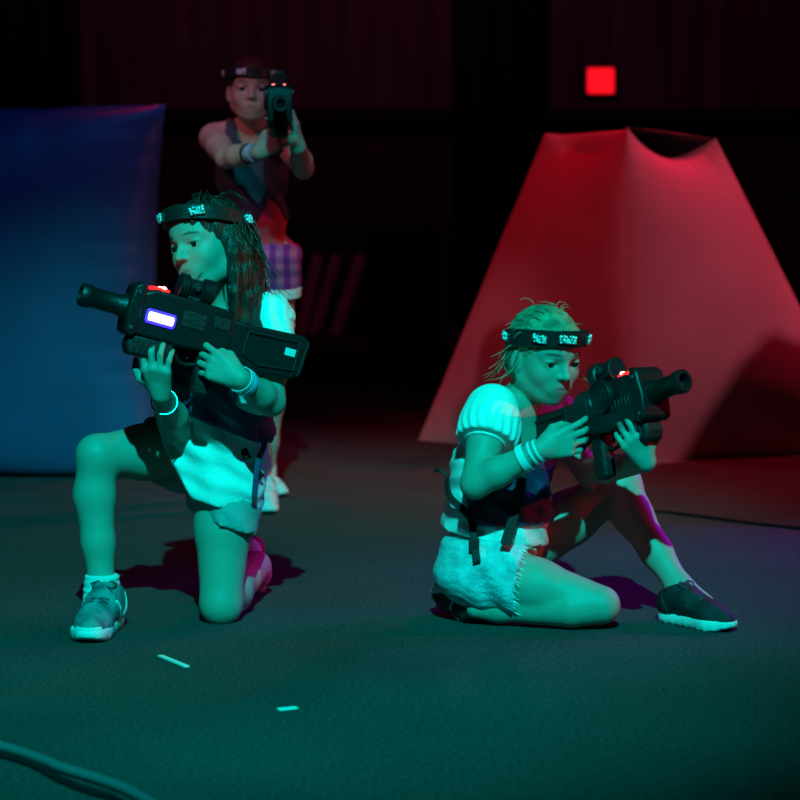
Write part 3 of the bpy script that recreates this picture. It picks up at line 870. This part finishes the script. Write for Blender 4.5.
# ------------------------------------------------------------------ A: the kneeling girl
pel = at(207, 452, 4.35); lat = V(.66, -.75, 0)
hl, hr = pel + lat * .068, pel - lat * .075
kr = at(97, 455, 4.24); ar = at(102, 590, 4.22)
kl = at(221, 604, 4.23); al = at(256, 566, 4.53)
che = at(226, 368, 4.23); nek = at(223, 312, 4.22)
sl, sr = at(269, 322, 4.19), at(186, 326, 4.34)
el_, wl = at(271, 402, 4.13), at(240, 379, 4.02)
er = at(179, 428, 4.20)
hc = at(209, 245, 4.18)
gA_pos, gA_f = at(197, 329, 4.06), at(80, 298, 3.965) - at(305, 361, 4.135)
GA = gun_frame(gA_pos, gA_f); wr_ = GA(.040, -.006, -.130)
A = thing('person', 'girl in pale shirt kneeling on one knee, aiming a gun with blue lit bar', 'person', (pel[0], pel[1], 0))
B = Body(A)
torso(B, pel, che, nek, hl, hr, sl, sr, .98)
limb_arm(B, 'l', sl, el_, wl, .93); limb_arm(B, 'r', sr, er, wr_, .93)
limb_leg(B, 'r', hr, kr, ar, .90, V(-.010, .008, 0)); limb_leg(B, 'l', hl, kl, al, .92, V(0, 0, .0))
B.add('foot', lambda f: (f.cone(ar, ar + V(-.01, -.05, -.03), .028, .022), f.cone(al, al + V(.0, .03, -.05), .027, .02)))
HF = V(-.64, -.76, -.06)
P = head(B, hc, HF, nek, roll=-.20, s=.94)
gA_l = nrm(np.cross(UP, nrm(gA_f))); gA_u = np.cross(nrm(gA_f), gA_l)
# trigger hand
hand(B, 'l', wl, GA(-.012, .034, -.050) - wl, V(-.1, 1, -.05), [(.25, .55, .4), (.6, .8, .6), (.65, .85, .6), (.7, .9, .6)], (-1, [(.045, .036, .016), (.066, .034, .026), (.082, .028, .034)]), .92, .16)
# hand under the fore grip
kA = GA(.082, .032, -.082)
hand(B, 'r', wr_, kA - wr_, GA(.070, -.01, -.02) - kA, [(.55, .75, .4), (.5, .7, .4), (.5, .7, .4), (.55, .75, .4)], (1, [(.034, .046, .010), (.052, .056, .020), (.066, .058, .036)]), .90, .20)
finish(B)

# hair
f = Field(); R = B.HR
hair_cap(f, P, R, .94)
rng = random.Random(3)
for i in range(46):
    a = math.radians(rng.uniform(72, 288)); q = (math.sin(a), math.cos(a))
    st = P(q[0] * .062, -.012 + q[1] * .078, .022)
    p1 = P(q[0] * .076, -.012 + q[1] * .090, -.035) + V(rng.uniform(-.008, .008), rng.uniform(-.008, .008), 0)
    ln = rng.uniform(.10, .19) if q[0] < 0 else rng.uniform(.06, .11)
    p2 = p1 + V(rng.uniform(-.01, .022), rng.uniform(-.02, .005), -ln * .55); p3 = p2 + V(rng.uniform(-.014, .016), rng.uniform(-.02, .01), -ln * .5)
    f.chain([st, p1, p2, p3], [.012, .015, .013, .004], .006)
f.ell(P(0, .096, -.036), R, V(.057, .062, .084), .014, 's')
f.ell(P(.0, .060, -.075), R, V(.052, .055, .060), .012, 's')
def hf(x, y, z): return F32(.0022) * np.sin((x * F32(.8) - y * F32(.6)) * F32(420) + 2 * np.sin(z * F32(30))) + F32(.0012) * np.sin((x * F32(.5) + y * F32(.8)) * F32(700) + 3 * np.sin(z * F32(22)))
hairA = solid('hair', f, M['hair_dark'], A, h=.0042, smooth_it=1, post=cutter((), hf, 0))
mb = MB()
for i in range(70):
    a = math.radians(rng.uniform(150, 276)); q = (math.sin(a), math.cos(a))
    p0 = P(q[0] * .083, -.012 + q[1] * .102, rng.uniform(.0, .06)); pts = [p0]; d = V(rng.uniform(-.4, .4), rng.uniform(-.3, .2), -1)
    for k in range(6): d = d + V(rng.uniform(-.35, .35), rng.uniform(-.25, .25), 0); pts.append(pts[-1] + nrm(d) * .028)
    mb.tube(pts, [.0016, .0018, .0017, .0015, .0012, .0009, .0005], 5)
for i in range(16):                                  # flyaways on the crown
    a = rng.uniform(0, 2 * PI); p0 = P(.05 * math.sin(a), -.02 + .06 * math.cos(a), .098); pts = [p0]; d = R @ V(math.sin(a), -.6 + math.cos(a) * .5, .9)
    for k in range(5): d = d + V(rng.uniform(-.5, .5), rng.uniform(-.5, .5), -.45); pts.append(pts[-1] + nrm(d) * .014)
    mb.tube(pts, [.0012, .0012, .001, .0008, .0006, .0004], 5)
mb.build('loose_strands', M['hair_dark'], hairA, world=True)

# headband with clusters of clear domes
hb = band_round(A, P(0, -.007, .050), R, .0770, .0985, .030, .005, M['band'], tilt=.24)
def pod_at(parent, Pf, R, ang, a=.0770, b_=.0985, z=.050, tilt=.24, **kw):
    q = math.radians(ang); x, y = math.sin(q) * a, math.cos(q) * b_
    c = Pf(0, -.007, z) + R @ V(x, y, tilt * y); n = R @ V(math.sin(q) / a, math.cos(q) / b_, 0); return sensor(parent, c + nrm(n) * .004, n, R[:, 2], **kw)
for ang in (25, -42, -118, 130): pod_at(hb, P, R, ang)

# shirt, sleeve, vest
fo = folds((.0045, V(1, .2, .55), 95, V(.3, 0, 1), 23, 1.6), (.0025, V(.5, -.4, .9), 170, V(1, 0, .3), 31, 1.5))
f = Field().ext(B.reg['torso'], .014).ext(B.reg['pelvis'], .018).ext(B.reg['yoke'], .010)
f.cone(che * .4 + pel * .6, pel + V(-.01, -.02, -.035), .112, .128, .03)
f.cone(hr * .75 + pel * .25 + V(0, 0, .02), hr * .68 + kr * .32 + V(.03, -.01, .012), .10, .080, .03)
f.cone(pel + V(.01, -.02, -.02), pel + V(.02, -.05, -.085), .112, .098, .03)
f.cone(hl + V(0, 0, .04), hl + (kl - hl) * .20, .086, .088, .03)
hem = half(at(198, 491, 4.35), at(256, 507, 4.35), at(225, 420, 4.35)); hem2 = half(at(164, 430, 4.35), at(199, 493, 4.35), at(225, 420, 4.35))
nk = plane(nek + V(0, 0, -.012), nek - che + V(-.2, -.3, 0))
solid('shirt', f, M['white_cotton'], A, h=.006, post=cutter((hem, hem2, nk), fo, 0), smooth_it=1)
shirtA = f
f = Field().cone(sl + V(0, 0, .006), sl * .56 + el_ * .44, .056, .055, .01)
solid('sleeve', f, M['white_cotton'], A, h=.0045, post=cutter((plane(sl * .6 + el_ * .4, el_ - sl),), folds((.003, V(1, .3, 0), 160, V(0, 0, 1), 40, 1.2)), 0), smooth_it=1)
f = Field().cone(sr, sr * .56 + er * .44, .056, .055, .01)
solid('sleeve', f, M['white_cotton'], A, h=.006, post=cutter((plane(sr * .6 + er * .4, er - sr),), None, 0), smooth_it=1)
f = shirtA
vb = half(at(178, 404, 4.3), at(262, 440, 4.3), at(225, 350, 4.3)); fwdC = nrm(np.cross(UP, nrm(sl - sr)))
vl = plane(sl * .70 + nek * .30 + V(0, 0, 0), nrm(sl - sr)); vr = plane(sr * .70 + nek * .30, nrm(sr - sl))
def vneck(E, x, y, z):
    c = nek + B.RC[:, 1] * .08 - V(0, 0, .035); r = B.RC
    px, py, pz = x - F32(c[0]), y - F32(c[1]), z - F32(c[2])
    a = px * F32(r[0, 0]) + py * F32(r[1, 0]); d = np.sqrt(a ** 2 + (pz * F32(.6)) ** 2) - F32(.042)
    return np.maximum(E, -d)
vestA = solid('vest', f, M['vest'], A, h=.006, post=cutter((vb, vl, vr, plane(nek + V(0, 0, -.006), UP)), lambda x, y, z: fo(x, y, z) - F32(.008), 0, extra=vneck), smooth_it=1)
s_n = [V(.2, -1, .1)] * 5
strap(vestA, [at(243, 418, 4.22), at(240, 440, 4.22), at(250, 462, 4.21), at(262, 478, 4.24)], [V(.3, -1, .2)] * 4, .016, M['strap'])
strap(vestA, [at(262, 424, 4.22), at(264, 445, 4.23), at(258, 462, 4.22), at(254, 498, 4.20)], [V(.5, -1, .1)] * 4, .012, M['vest'])
strap(vestA, [sl + V(.03, .06, .035), sl + V(-.02, -.0, .062), sl + V(-.035, -.06, .03), che + V(.09, -.10, .04)], [V(0, .6, 1), V(0, 0, 1), V(0, -.8, .8), V(.2, -1, 0)], .03, M['strap'])

# shorts
f = Field().ext(B.reg['pelvis'], .012)
f.chain([hr, hr * .5 + kr * .5], [.086, .072], .03); f.chain([hl, hl * .42 + kl * .58], [.079, .078], .03)
c1 = plane(hr * .64 + kr * .36, nrm(kr - hr) + V(0, 0, -.04)); c2 = half(at(172, 506, 4.25), at(250, 532, 4.25), at(215, 460, 4.3)); c3 = plane(pel + UP * .09, UP)
solid('shorts', f, M['grey_cotton'], A, h=.006, post=cutter((c1, c2, c3), folds((.0035, V(1, .3, .5), 105, V(0, 0, 1), 26, 1.5)), 0), smooth_it=1)

# feet
shA = make_shoe(A, gnd(114, 624), gnd(84, 646) - gnd(114, 624), UP, M['shoe_grey'], M['lace_dark'], scale=1.04)
f = Field().chain([ar + V(0, 0, .055), ar + V(0, 0, .0), ar + V(-.004, -.02, -.035)], [.036, .037, .036], .01)
solid('sock', f, M['sock'], A, h=.004, post=cutter((plane(ar + V(0, 0, .034), UP),), folds((.0015, UP, 420, V(1, 0, 0), 50, .8)), 0))
fw = nrm(V(-.05, .30, -1)); sole_up = V(-.55, -.75, -.2)
make_shoe(A, at(259, 534, 4.58), fw, sole_up, M['shoe_red_lit'], M['lace_dark'], M['shoe_red_lit'], scale=.80)  # rear shoe: red light from behind is put into its pink colour
f = Field().chain([al + (kl - al) * .22, al + (kl - al) * .02, al + V(.0, .02, -.02)], [.036, .035, .036], .01)
solid('sock', f, mat('sock_red_lit', (.6, .12, .28), .9, bump=(90, .5, U3)), A, h=.005)  # rear sock: the same red light coloured in

# wrists
ring(A, wr_ * .82 + er * .18 + V(0, 0, -.004), wr_ - er + V(.05, -.1, 0), .0265, .006, .003, M['bangle'], 'bangle')
ring(A, wl * .86 + el_ * .14, wl - el_, .0275, .013, .002, M['plastic_blue'], 'wristband')
ring(A, wl * .97 + el_ * .03, wl - el_, .0265, .010, .002, M['plastic_white'], 'wristband')

make_gun(gA_pos, gA_f, UP, 'black toy gun with a blue lit bar, held by the kneeling girl', 'laser guns')

# ------------------------------------------------------------------ C: the girl sitting on her heel
pel = at(496, 556, 4.29); lat = V(.6, .8, 0)
hr, hl = pel - lat * .082 + V(0, 0, -.015), pel + lat * .082
kr = at(601, 605, 4.15); ar = at(499, 609, 4.19)
kl = at(622, 484, 4.40); al = at(680, 588, 4.27)
che = at(502, 462, 4.28); nek = at(520, 404, 4.24)
sr, sl = at(492, 415, 4.165), at(548, 416, 4.37)
er, wr_ = at(475, 484, 4.07), at(540, 450, 4.03)
gC_f = V(.52, -.79, .30); gC_pos = at(600, 397, 4.02)
GC = gun_frame(gC_pos, gC_f); gC_pos = gC_pos - (GC(.035, -.035, .024) - gC_pos); GC = gun_frame(gC_pos, gC_f)
el_, wl = at(588, 472, 4.34), GC(.092, .008, -.108)
hc = at(545, 355, 4.20)
Cg = thing('person', 'girl with short blond hair sitting on one heel, white puff sleeved blouse, gun raised', 'person', (pel[0], pel[1], 0))
B = Body(Cg)
torso(B, pel, che, nek, hl, hr, sl, sr, .96)
limb_arm(B, 'r', sr, er, wr_, .95); limb_arm(B, 'l', sl, el_, wl, .92)
limb_leg(B, 'r', hr, kr, ar, .86, V(0, -.012, -.002), .004); limb_leg(B, 'l', hl, kl, al, .90, V(-.012, .01, -.004))
B.add('foot', lambda f: (f.cone(al, al + V(.05, -.03, -.03), .028, .022), f.cone(ar, ar + V(-.05, .0, .0), .027, .02)))
HF = V(.47, -.85, -.25)
P = head(B, hc, HF, nek, roll=.02, s=.93, smile=1.3)
hand(B, 'r', wr_, GC(-.014, -.036, -.036) - wr_, V(.25, 1, .1), [(.2, .5, .4), (.35, .7, .5), (.45, .75, .5), (.5, .8, .5)], (1, [(.042, .036, .016), (.064, .036, .026), (.080, .030, .036)]), .92, .16)
kC = GC(.118, -.044, -.052)
hand(B, 'l', wl, kC - wl, GC(.055, .0, -.03) - kC, [(.8, .8, .4), (.75, .8, .4), (.75, .8, .4), (.8, .8, .4)], (-1, [(.034, .046, .012), (.050, .054, .024), (.060, .054, .042)]), .86, .22)
finish(B)

f = Field(); R = B.HR
hair_cap(f, P, R, .93, .000)
f.cone(P(0, -.095, -.03), P(.0, -.125, -.06), .030, .020, .02)
f.ell(P(0, .098, -.050), R, V(.064, .066, .092), .012, 's')
f.ell(P(0, .02, -.098), R, V(.075, .075, .060), .012, 's')
for sx in (-1, 1): f.ell(P(sx * .078, -.006, -.012), R, V(.022, .022, .030), .008, 's')
RR = R
def hf2(x, y, z):
    c = P(0, 0, 0); px, py, pz = x - F32(c[0]), y - F32(c[1]), z - F32(c[2])
    lx = px * F32(RR[0, 0]) + py * F32(RR[1, 0]) + pz * F32(RR[2, 0]); ly = px * F32(RR[0, 1]) + py * F32(RR[1, 1]) + pz * F32(RR[2, 1]); lz = px * F32(RR[0, 2]) + py * F32(RR[1, 2]) + pz * F32(RR[2, 2])
    th = np.arctan2(lx, lz + F32(.06))
    return F32(.0016) * np.sin(th * F32(62) + 2.5 * np.sin(ly * F32(26))) + F32(.0008) * np.sin(th * F32(120) + 2 * np.sin(ly * F32(40)))
hairC = solid('hair', f, M['hair_blond'], Cg, h=.0036, smooth_it=1, post=cutter((), hf2, 0))
mb = MB(); rng = random.Random(11)
for i in range(34):
    sx = rng.choice((-1, 1)); z0 = rng.uniform(-.05, .03); p0 = P(sx * .075, rng.uniform(-.06, .02), z0); pts = [p0]; d = R @ V(sx * .5, rng.uniform(-.6, .2), -1)
    for k in range(5): d = d + V(rng.uniform(-.6, .6), rng.uniform(-.6, .6), rng.uniform(-.3, .3)); pts.append(pts[-1] + nrm(d) * .012)
    mb.tube(pts, [.0012, .0013, .0012, .001, .0008, .0004], 5)
for i in range(24):
    a = rng.uniform(-1.3, 1.3); p0 = P(.07 * math.sin(a), rng.uniform(-.05, .04), .030 + .080 * math.cos(a)); pts = [p0]; d = R @ V(math.sin(a), -.8, math.cos(a) * .8)
    for k in range(4): d = d + V(rng.uniform(-.4, .4), rng.uniform(-.4, .4), -.3); pts.append(pts[-1] + nrm(d) * .010)
    mb.tube(pts, [.0011, .001, .0008, .0006, .0004], 5)
mb.build('loose_strands', M['hair_blond'], hairC, world=True)
hb = band_round(Cg, P(0, -.007, .040), R, .0755, .0965, .035, .0045, M['band'], tilt=.26)
for ang, kw in ((10, dict(cols=6, w=.042)), (48, {}), (-40, {}), (112, {}), (-110, {})):
    pod_at(hb, P, R, ang, a=.0755, b_=.0965, z=.040, tilt=.26, **kw)

# blouse with gathered puff sleeve
fo = folds((.0035, V(1, .3, .25), 110, V(.2, 0, 1), 30, 1.4), (.002, V(.4, .5, 1), 190, V(1, 0, .3), 31, 1.5))
f = Field().ext(B.reg['torso'], .013).ext(B.reg['pelvis'], .012).ext(B.reg['yoke'], .008)
f.cone(che * .45 + pel * .55, pel + V(-.02, 0, .01), .108, .122, .03)
hem = half(at(436, 526, 4.28), at(545, 545, 4.28), at(495, 470, 4.28)); nk = plane(nek + V(0, 0, -.022), nek - che + V(.35, -.5, .2))
solid('blouse', f, M['white_cotton'], Cg, h=.006, post=cutter((hem, nk), fo, 0), smooth_it=1)
blouse = f
def puff(sh, el):
    f = Field(); a = sh + V(0, 0, .010); b_ = sh * .70 + el * .30; c = sh * .60 + el * .40
    f.ell(sh * .80 + el * .20 + V(.004, 0, .002), frame(YA, nrm(sh - el)), V(.064, .064, .060), .01).cone(a, b_, .056, .060, .02)
    dd = nrm(el - sh); e1 = nrm(np.cross(dd, YA)); e2 = np.cross(dd, e1); o = sh
    def fold(x, y, z):
        px, py, pz = x - F32(o[0]), y - F32(o[1]), z - F32(o[2]); th = np.arctan2(px * F32(e1[0]) + py * F32(e1[1]) + pz * F32(e1[2]), px * F32(e2[0]) + py * F32(e2[1]) + pz * F32(e2[2]))
        ax_ = px * F32(dd[0]) + py * F32(dd[1]) + pz * F32(dd[2])
        return F32(.0028) * np.sin(th * 19 + F32(1.5) * np.sin(ax_ * F32(60))) * np.clip((ax_ + F32(.02)) / F32(.08), 0, 1)
    s = solid('puff_sleeve', f, M['white_cotton'], Cg, h=.0042, post=cutter((plane(c, el - sh),), fold, 0), smooth_it=1)
    ring(s, c, el - sh, .0415, .010, .006, M['white_cotton'], 'cuff')
puff(sr, er); puff(sl, el_)
# purple vest panel and straps
f = blouse
v1 = half(at(470, 470, 4.28), at(560, 452, 4.28), at(510, 500, 4.28)); v2 = half(at(470, 520, 4.28), at(560, 520, 4.28), at(510, 490, 4.28)); v3 = half(at(462, 470, 4.28), at(470, 530, 4.28), at(510, 490, 4.28))
vestC = solid('vest', f, M['vest'], Cg, h=.006, post=cutter((v1, v2, v3), lambda x, y, z: fo(x, y, z) - F32(.008), 0), smooth_it=1)
strap(vestC, [at(447, 478, 4.22), at(450, 497, 4.19), at(470, 517, 4.165), at(474, 540, 4.15), at(477, 562, 4.13)], [V(-.8, -.6, .1), V(-.6, -.8, .1), V(-.2, -1, .1), V(0, -1, .2), V(0, -1, .3)], .016, M['strap'])
strap(vestC, [at(471, 520, 4.16), at(486, 500, 4.155), at(505, 480, 4.15), at(522, 455, 4.16)], [V(-.2, -1, .1)] * 4, .014, M['strap'])
strap(vestC, [at(523, 452, 4.16), at(521, 485, 4.15), at(514, 515, 4.15), at(505, 545, 4.13)], [V(.2, -1, .1)] * 4, .022, M['strap'])
strap(vestC, [at(448, 476, 4.26), at(440, 470, 4.27), at(434, 471, 4.29)], [V(0, -1, .3)] * 3, .008, M['strap'])
MB().box(at(474, 545, 4.145), (.022, .012, .03)).build('buckle', M['strap'], vestC, world=True, bevel=.003)

# frayed pale denim shorts
f = Field().ext(B.reg['pelvis'], .014)
f.chain([hr, hr * .5 + kr * .5], [.086, .076], .03); f.chain([hl, hl * .6 + kl * .4], [.084, .076], .03)
c1 = plane(hr * .62 + kr * .38, nrm(kr - hr) + V(.1, 0, .10)); c2 = plane(hl * .66 + kl * .34, kl - hl); c3 = plane(pel + UP * .055, UP + V(-.05, 0, 0))
def fray(E, x, y, z):
    return E + F32(.003) * np.sin(z * F32(420) + x * F32(150)) * np.sin(x * F32(380) + y * F32(200))
shC = solid('shorts', f, M['denim'], Cg, h=.0055, post=cutter((c1, c2, c3), folds((.004, V(1, .2, .9), 90, V(1, 0, 0), 30, 1.3), (.0012, V(.3, 0, 1), 380, V(1, 0, 0), 90, 2)), 0), smooth_it=1)
n = nrm(nrm(kr - hr) + V(.1, 0, .10)); c = hr * .62 + kr * .38; e1 = nrm(np.cross(n, UP)); e2 = np.cross(n, e1); mb = MB()
ax0 = hr + (kr - hr) * float(n @ (c - hr)) / float(n @ (kr - hr))
for i in range(70):
    a = 2 * PI * i / 70 + rng.uniform(-.05, .05); p0 = ax0 + (e1 * math.cos(a) + e2 * math.sin(a)) * .0765
    p2 = p0 + n * rng.uniform(.004, .013) + V(rng.uniform(-.004, .004), rng.uniform(-.004, .004), -.004); mb.tube([p0 - n * .004, (p0 + p2) / 2, p2], [.0012, .001, .0005], 4)
mb.build('frayed_hem', M['white_cotton'], shC, world=True)

make_shoe(Cg, gnd(660, 620), gnd(735, 633) - gnd(660, 620), UP, M['shoe_black'], M['lace_dark'], scale=.92, over_m=M['shoe_black'])
make_shoe(Cg, ar + V(-.020, .008, .050), V(-.62, .76, -.14), V(.15, -.55, -.82), M['shoe_black'], M['lace_dark'], scale=.85)
ring(Cg, wr_ * .77 + er * .23, wr_ - er, .0285, .016, .0025, M['plastic_white'], 'wristband')
ring(Cg, wr_ * .98 + er * .02, wr_ - er, .0240, .006, .003, M['plastic_white'], 'wristband')
ring(Cg, wr_ * .90 + er * .10, wr_ - er, .0250, .006, .003, M['plastic_white'], 'wristband')
make_gun(gC_pos, gC_f, UP, 'black toy gun with a round drum on its side, raised by the sitting girl', 'laser guns')

# ------------------------------------------------------------------ B: the girl standing behind
pel = at(261, 258, 6.26); lat = V(.98, .15, 0)
hl, hr = pel + lat * .055, pel - lat * .06
kr, ar = at(257, 385, 6.12), at(258, 497, 6.05)
kl, al = at(273, 375, 6.34), at(266, 478, 6.42)
che = at(252, 172, 6.22); nek = at(251, 128, 6.19)
sr, sl = at(214, 138, 6.20), at(286, 140, 6.22)
er, wr_ = at(226, 158, 5.97), at(259, 152, 5.82)
el_, wl = at(303, 168, 5.97), at(298, 147, 5.76)
hc = at(251, 90, 6.12)
Bg = thing('person', 'girl in a dark tank top standing at the back, aiming a gun at the viewer', 'person', (pel[0], pel[1], 0))
B = Body(Bg)
torso(B, pel, che, nek, hl, hr, sl, sr, .84)
limb_arm(B, 'r', sr, er, wr_, 1.0); limb_arm(B, 'l', sl, el_, wl)
limb_leg(B, 'r', hr, kr, ar, .9); limb_leg(B, 'l', hl, kl, al, .84)
B.add('foot', lambda f: (f.cone(ar, ar + V(0, -.04, -.03), .028, .024), f.cone(al, al + V(.03, -.03, -.03), .027, .024)))
P = head(B, hc, V(.10, -1, -.05), nek, roll=.03, s=.93)
gB_f = at(283, 97, 5.50) - at(277, 104, 6.05); gB_pos = at(278, 108, 5.80)
hand(B, 'r', wr_, at(276, 139, 5.79) - wr_, V(.35, .9, .1), [(.3, .6, .4), (.5, .8, .5), (.6, .8, .5), (.65, .9, .5)], (1, [(.042, .036, .016), (.064, .036, .026), (.080, .030, .036)]), .98, .12)
hand(B, 'l', wl, V(-.10, -.30, .95), V(-.95, .1, -.1), [(.2, .55, .5), (.2, .55, .5), (.22, .6, .5), (.25, .6, .5)], (1, [(.034, .046, .012), (.056, .058, .020), (.074, .060, .034)]), .98, .2)
B.fines = B.fines
finish(B)
f = Field(); R = B.HR
hair_cap(f, P, R, .93, .000)
f.chain([P(0, -.09, .0), P(0, -.13, -.03), P(.01, -.13, -.12), P(.015, -.11, -.18)], [.03, .03, .025, .008], .01)
f.ell(P(0, .098, -.046), R, V(.062, .066, .092), .012, 's'); f.ell(P(0, .02, -.098), R, V(.070, .075, .060), .012, 's')
RR = R
hairB = solid('hair', f, M['hair_dark'], Bg, h=.0048, smooth_it=1, post=cutter((), hf2, 0))
hb = band_round(Bg, P(0, -.007, .050), R, .0770, .0985, .030, .005, M['band'], tilt=.05)
for ang in (22, -52, 100, -110): pod_at(hb, P, R, ang, tilt=.05, z=.050)
# tank top, vest, plaid shorts
fo = folds((.0035, V(1, .2, .4), 90, V(.2, 0, 1), 28, 1.4))
f = Field().ext(B.reg['torso'], .010).ext(B.reg['pelvis'], .010)
cut_low = plane(pel + V(0, 0, -.0), V(0, 0, -1)); cut_top = plane(nek + V(0, 0, -.045), V(0, -.3, 1))
solid('red_shirt', f, M['red_cotton'], Bg, h=.008, post=cutter((cut_low, cut_top), fo, 0))
redB = f
f = redB
l1 = half(at(250, 236, 6.2), at(272, 196, 6.2), at(235, 170, 6.2)); l2 = half(at(272, 196, 6.2), at(296, 236, 6.2), at(285, 150, 6.2))
def vee(E, x, y, z):
    a = x * l1[0][0] + y * l1[0][1] + z * l1[0][2] - l1[1]; b_ = x * l2[0][0] + y * l2[0][1] + z * l2[0][2] - l2[1]
    return np.maximum(E, np.minimum(a, b_))
vestB = solid('vest', f, M['tank'], Bg, h=.0075, post=cutter((cut_top,), lambda x, y, z: fo(x, y, z) - F32(.007), 0, extra=vee))
for s_, n_ in ((-1, sr), (1, sl)):
    q = nek * .52 + n_ * .48
    strap(vestB, [q + V(0, .07, -.05), q + V(0, .03, .030), q + V(0, -.02, .040), q + V(0, -.075, -.02), q * .6 + che * .4 + V(0, -.115, 0)], [V(0, 1, .3), V(0, .3, 1), V(0, -.4, 1), V(0, -1, .5), V(0, -1, 0)], .036, M['tank'])
m_plaid = mat('plaid_cotton', (.40, .10, .45), .85)
nt = m_plaid.node_tree; b = nt.nodes['Principled BSDF']; tc = nt.nodes.new('ShaderNodeTexCoord'); cols = []
for dr, sc in (('X', 7.5), ('Z', 7.5)):
    w = nt.nodes.new('ShaderNodeTexWave'); w.wave_type = 'BANDS'; w.bands_direction = dr; w.inputs['Scale'].default_value = sc; w.inputs['Distortion'].default_value = .4
    nt.links.new(tc.outputs['Object'], w.inputs['Vector']); r = nt.nodes.new('ShaderNodeValToRGB'); r.color_ramp.elements[0].position = .35; r.color_ramp.elements[1].position = .6
    r.color_ramp.elements[0].color = (.42, .05, .42, 1); r.color_ramp.elements[1].color = (.85, .30, .50, 1); nt.links.new(w.outputs['Fac'], r.inputs[0]); cols.append(r)
mm = nt.nodes.new('ShaderNodeMix'); mm.data_type = 'RGBA'; mm.blend_type = 'MULTIPLY'; mm.inputs[0].default_value = .8
nt.links.new(cols[0].outputs[0], mm.inputs[6]); nt.links.new(cols[1].outputs[0], mm.inputs[7]); nt.links.new(mm.outputs[2], b.inputs['Base Color'])
f = Field().ext(B.reg['pelvis'], .016)
f.chain([hr, hr * .55 + kr * .45], [.073, .070], .02); f.chain([hl, hl * .55 + kl * .45], [.073, .070], .02)
cb = half(at(240, 292, 6.2), at(300, 300, 6.2), at(266, 260, 6.2)); ct = plane(pel + V(0, 0, .045), UP)
shB = solid('shorts', f, m_plaid, Bg, h=.0075, post=cutter((cb, ct), fo, 0))
for h_, k_ in ((hr, kr), (hl, kl)):
    t = float(cb[1] - cb[0] @ h_) / float(cb[0] @ (k_ - h_)); ring(shB, h_ + (k_ - h_) * (t - .05), k_ - h_, .0735, .030, .006, M['white_cotton'], 'hem_cuff')
make_shoe(Bg, gnd(261, 512) + V(.0, .14, 0), V(.12, -1, 0), UP, M['shoe_white'], M['lace_white'])
make_shoe(Bg, gnd(246, 493) + V(-.02, .03, 0), V(.72, -.70, 0), UP, M['shoe_white'], M['lace_white'])
for a_ in (ar, al):
    f = Field().cone(a_ + V(0, 0, .04), a_ + V(0, 0, -.03), .034, .034, .01); solid('sock', f, M['sock'], Bg, h=.006)
ring(Bg, wr_ * .85 + er * .15, wr_ - er, .0265, .018, .0025, M['plastic_blue'], 'wristband')
ring(Bg, wr_ * .70 + er * .30, wr_ - er, .029, .010, .003, M['strap'], 'wristband')
make_gun(gB_pos, gB_f, UP, 'black toy gun pointing at the viewer, held by the standing girl', 'laser guns')

# ================================================================== LIGHT
def spot(name, loc, target, col, power, size=60, blend=.6, radius=.08):
    l = bpy.data.lights.new(name, 'SPOT'); l.color = col; l.energy = power; l.spot_size = math.radians(size); l.spot_blend = blend; l.shadow_soft_size = radius
    o = bpy.data.objects.new(name, l); C.objects.link(o); o.location = loc
    o.rotation_euler = (Vector(target) - Vector(loc)).to_track_quat('-Z', 'Y').to_euler(); return o
spot('teal_stage_lamp', (.15, -1.5, 5.0), (-.48, 4.45, .15), (.001, .93, .86), 2750, 27.5, .72, .05)
spot('pink_added_fill', (-2.6, 2.0, 3.6), (-.62, 6.25, 1.08), (1.0, .20, .30), 260, 12, .8, .08)  # added fill aimed only at the standing girl, no known fixture
spot('red_stage_lamp', (-.75, 6.7, 4.6), (.42, 7.45, .3), (1.0, .003, .03), 215, 52, .9, .1)
spot('rose_stage_lamp', (4.6, 5.2, 2.6), (1.3, 7.0, .6), (1.0, .20, .32), 170, 58, .9, .06)
spot('red_side_lamp', (3.3, 4.7, 1.0), (.4, 4.35, .45), (1.0, .004, .05), 80, 26, .9, .06)
spot('red_floor_lamp', (2.6, 8.4, 3.2), (1.0, 6.6, 0), (1.0, .005, .08), 210, 58, .9, .06)
spot('red_wall_fill', (-.5, 13.5, 6.5), (.5, 20, 2.6), (1.0, .12, .40), 85, 110, .9, .3)  # added dim wash that lifts the back wall out of black
spot('violet_stage_lamp', (2.9, 6.2, 1.7), (.98, 5.0, .1), (.20, .012, 1.0), 240, 36, .9, .06)
spot('blue_stage_lamp', (-.4, 3.2, 4.4), (-1.4, 6.7, .5), (.0, .22, 1.0), 110, 40, .9, .1)

w = bpy.data.worlds.new('hall_dark'); bpy.context.scene.world = w; w.use_nodes = True
w.node_tree.nodes['Background'].inputs[0].default_value = (.6, .25, .45, 1); w.node_tree.nodes['Background'].inputs[1].default_value = .004

cam = bpy.data.cameras.new('camera'); cam.sensor_width = 36; cam.lens = FPX / 800 * 36; cam.clip_end = 200
co = bpy.data.objects.new('camera', cam); C.objects.link(co); co.location = (0, 0, CAM_H); co.rotation_euler = (PI / 2 - TH, 0, 0)
cam.dof.use_dof = True; cam.dof.focus_distance = 4.15; cam.dof.aperture_fstop = 4.5
sc = bpy.context.scene; sc.camera = co
sc.view_settings.view_transform = 'Standard'; sc.view_settings.look = 'None'; sc.view_settings.gamma = 1; sc.view_settings.exposure = 0.0
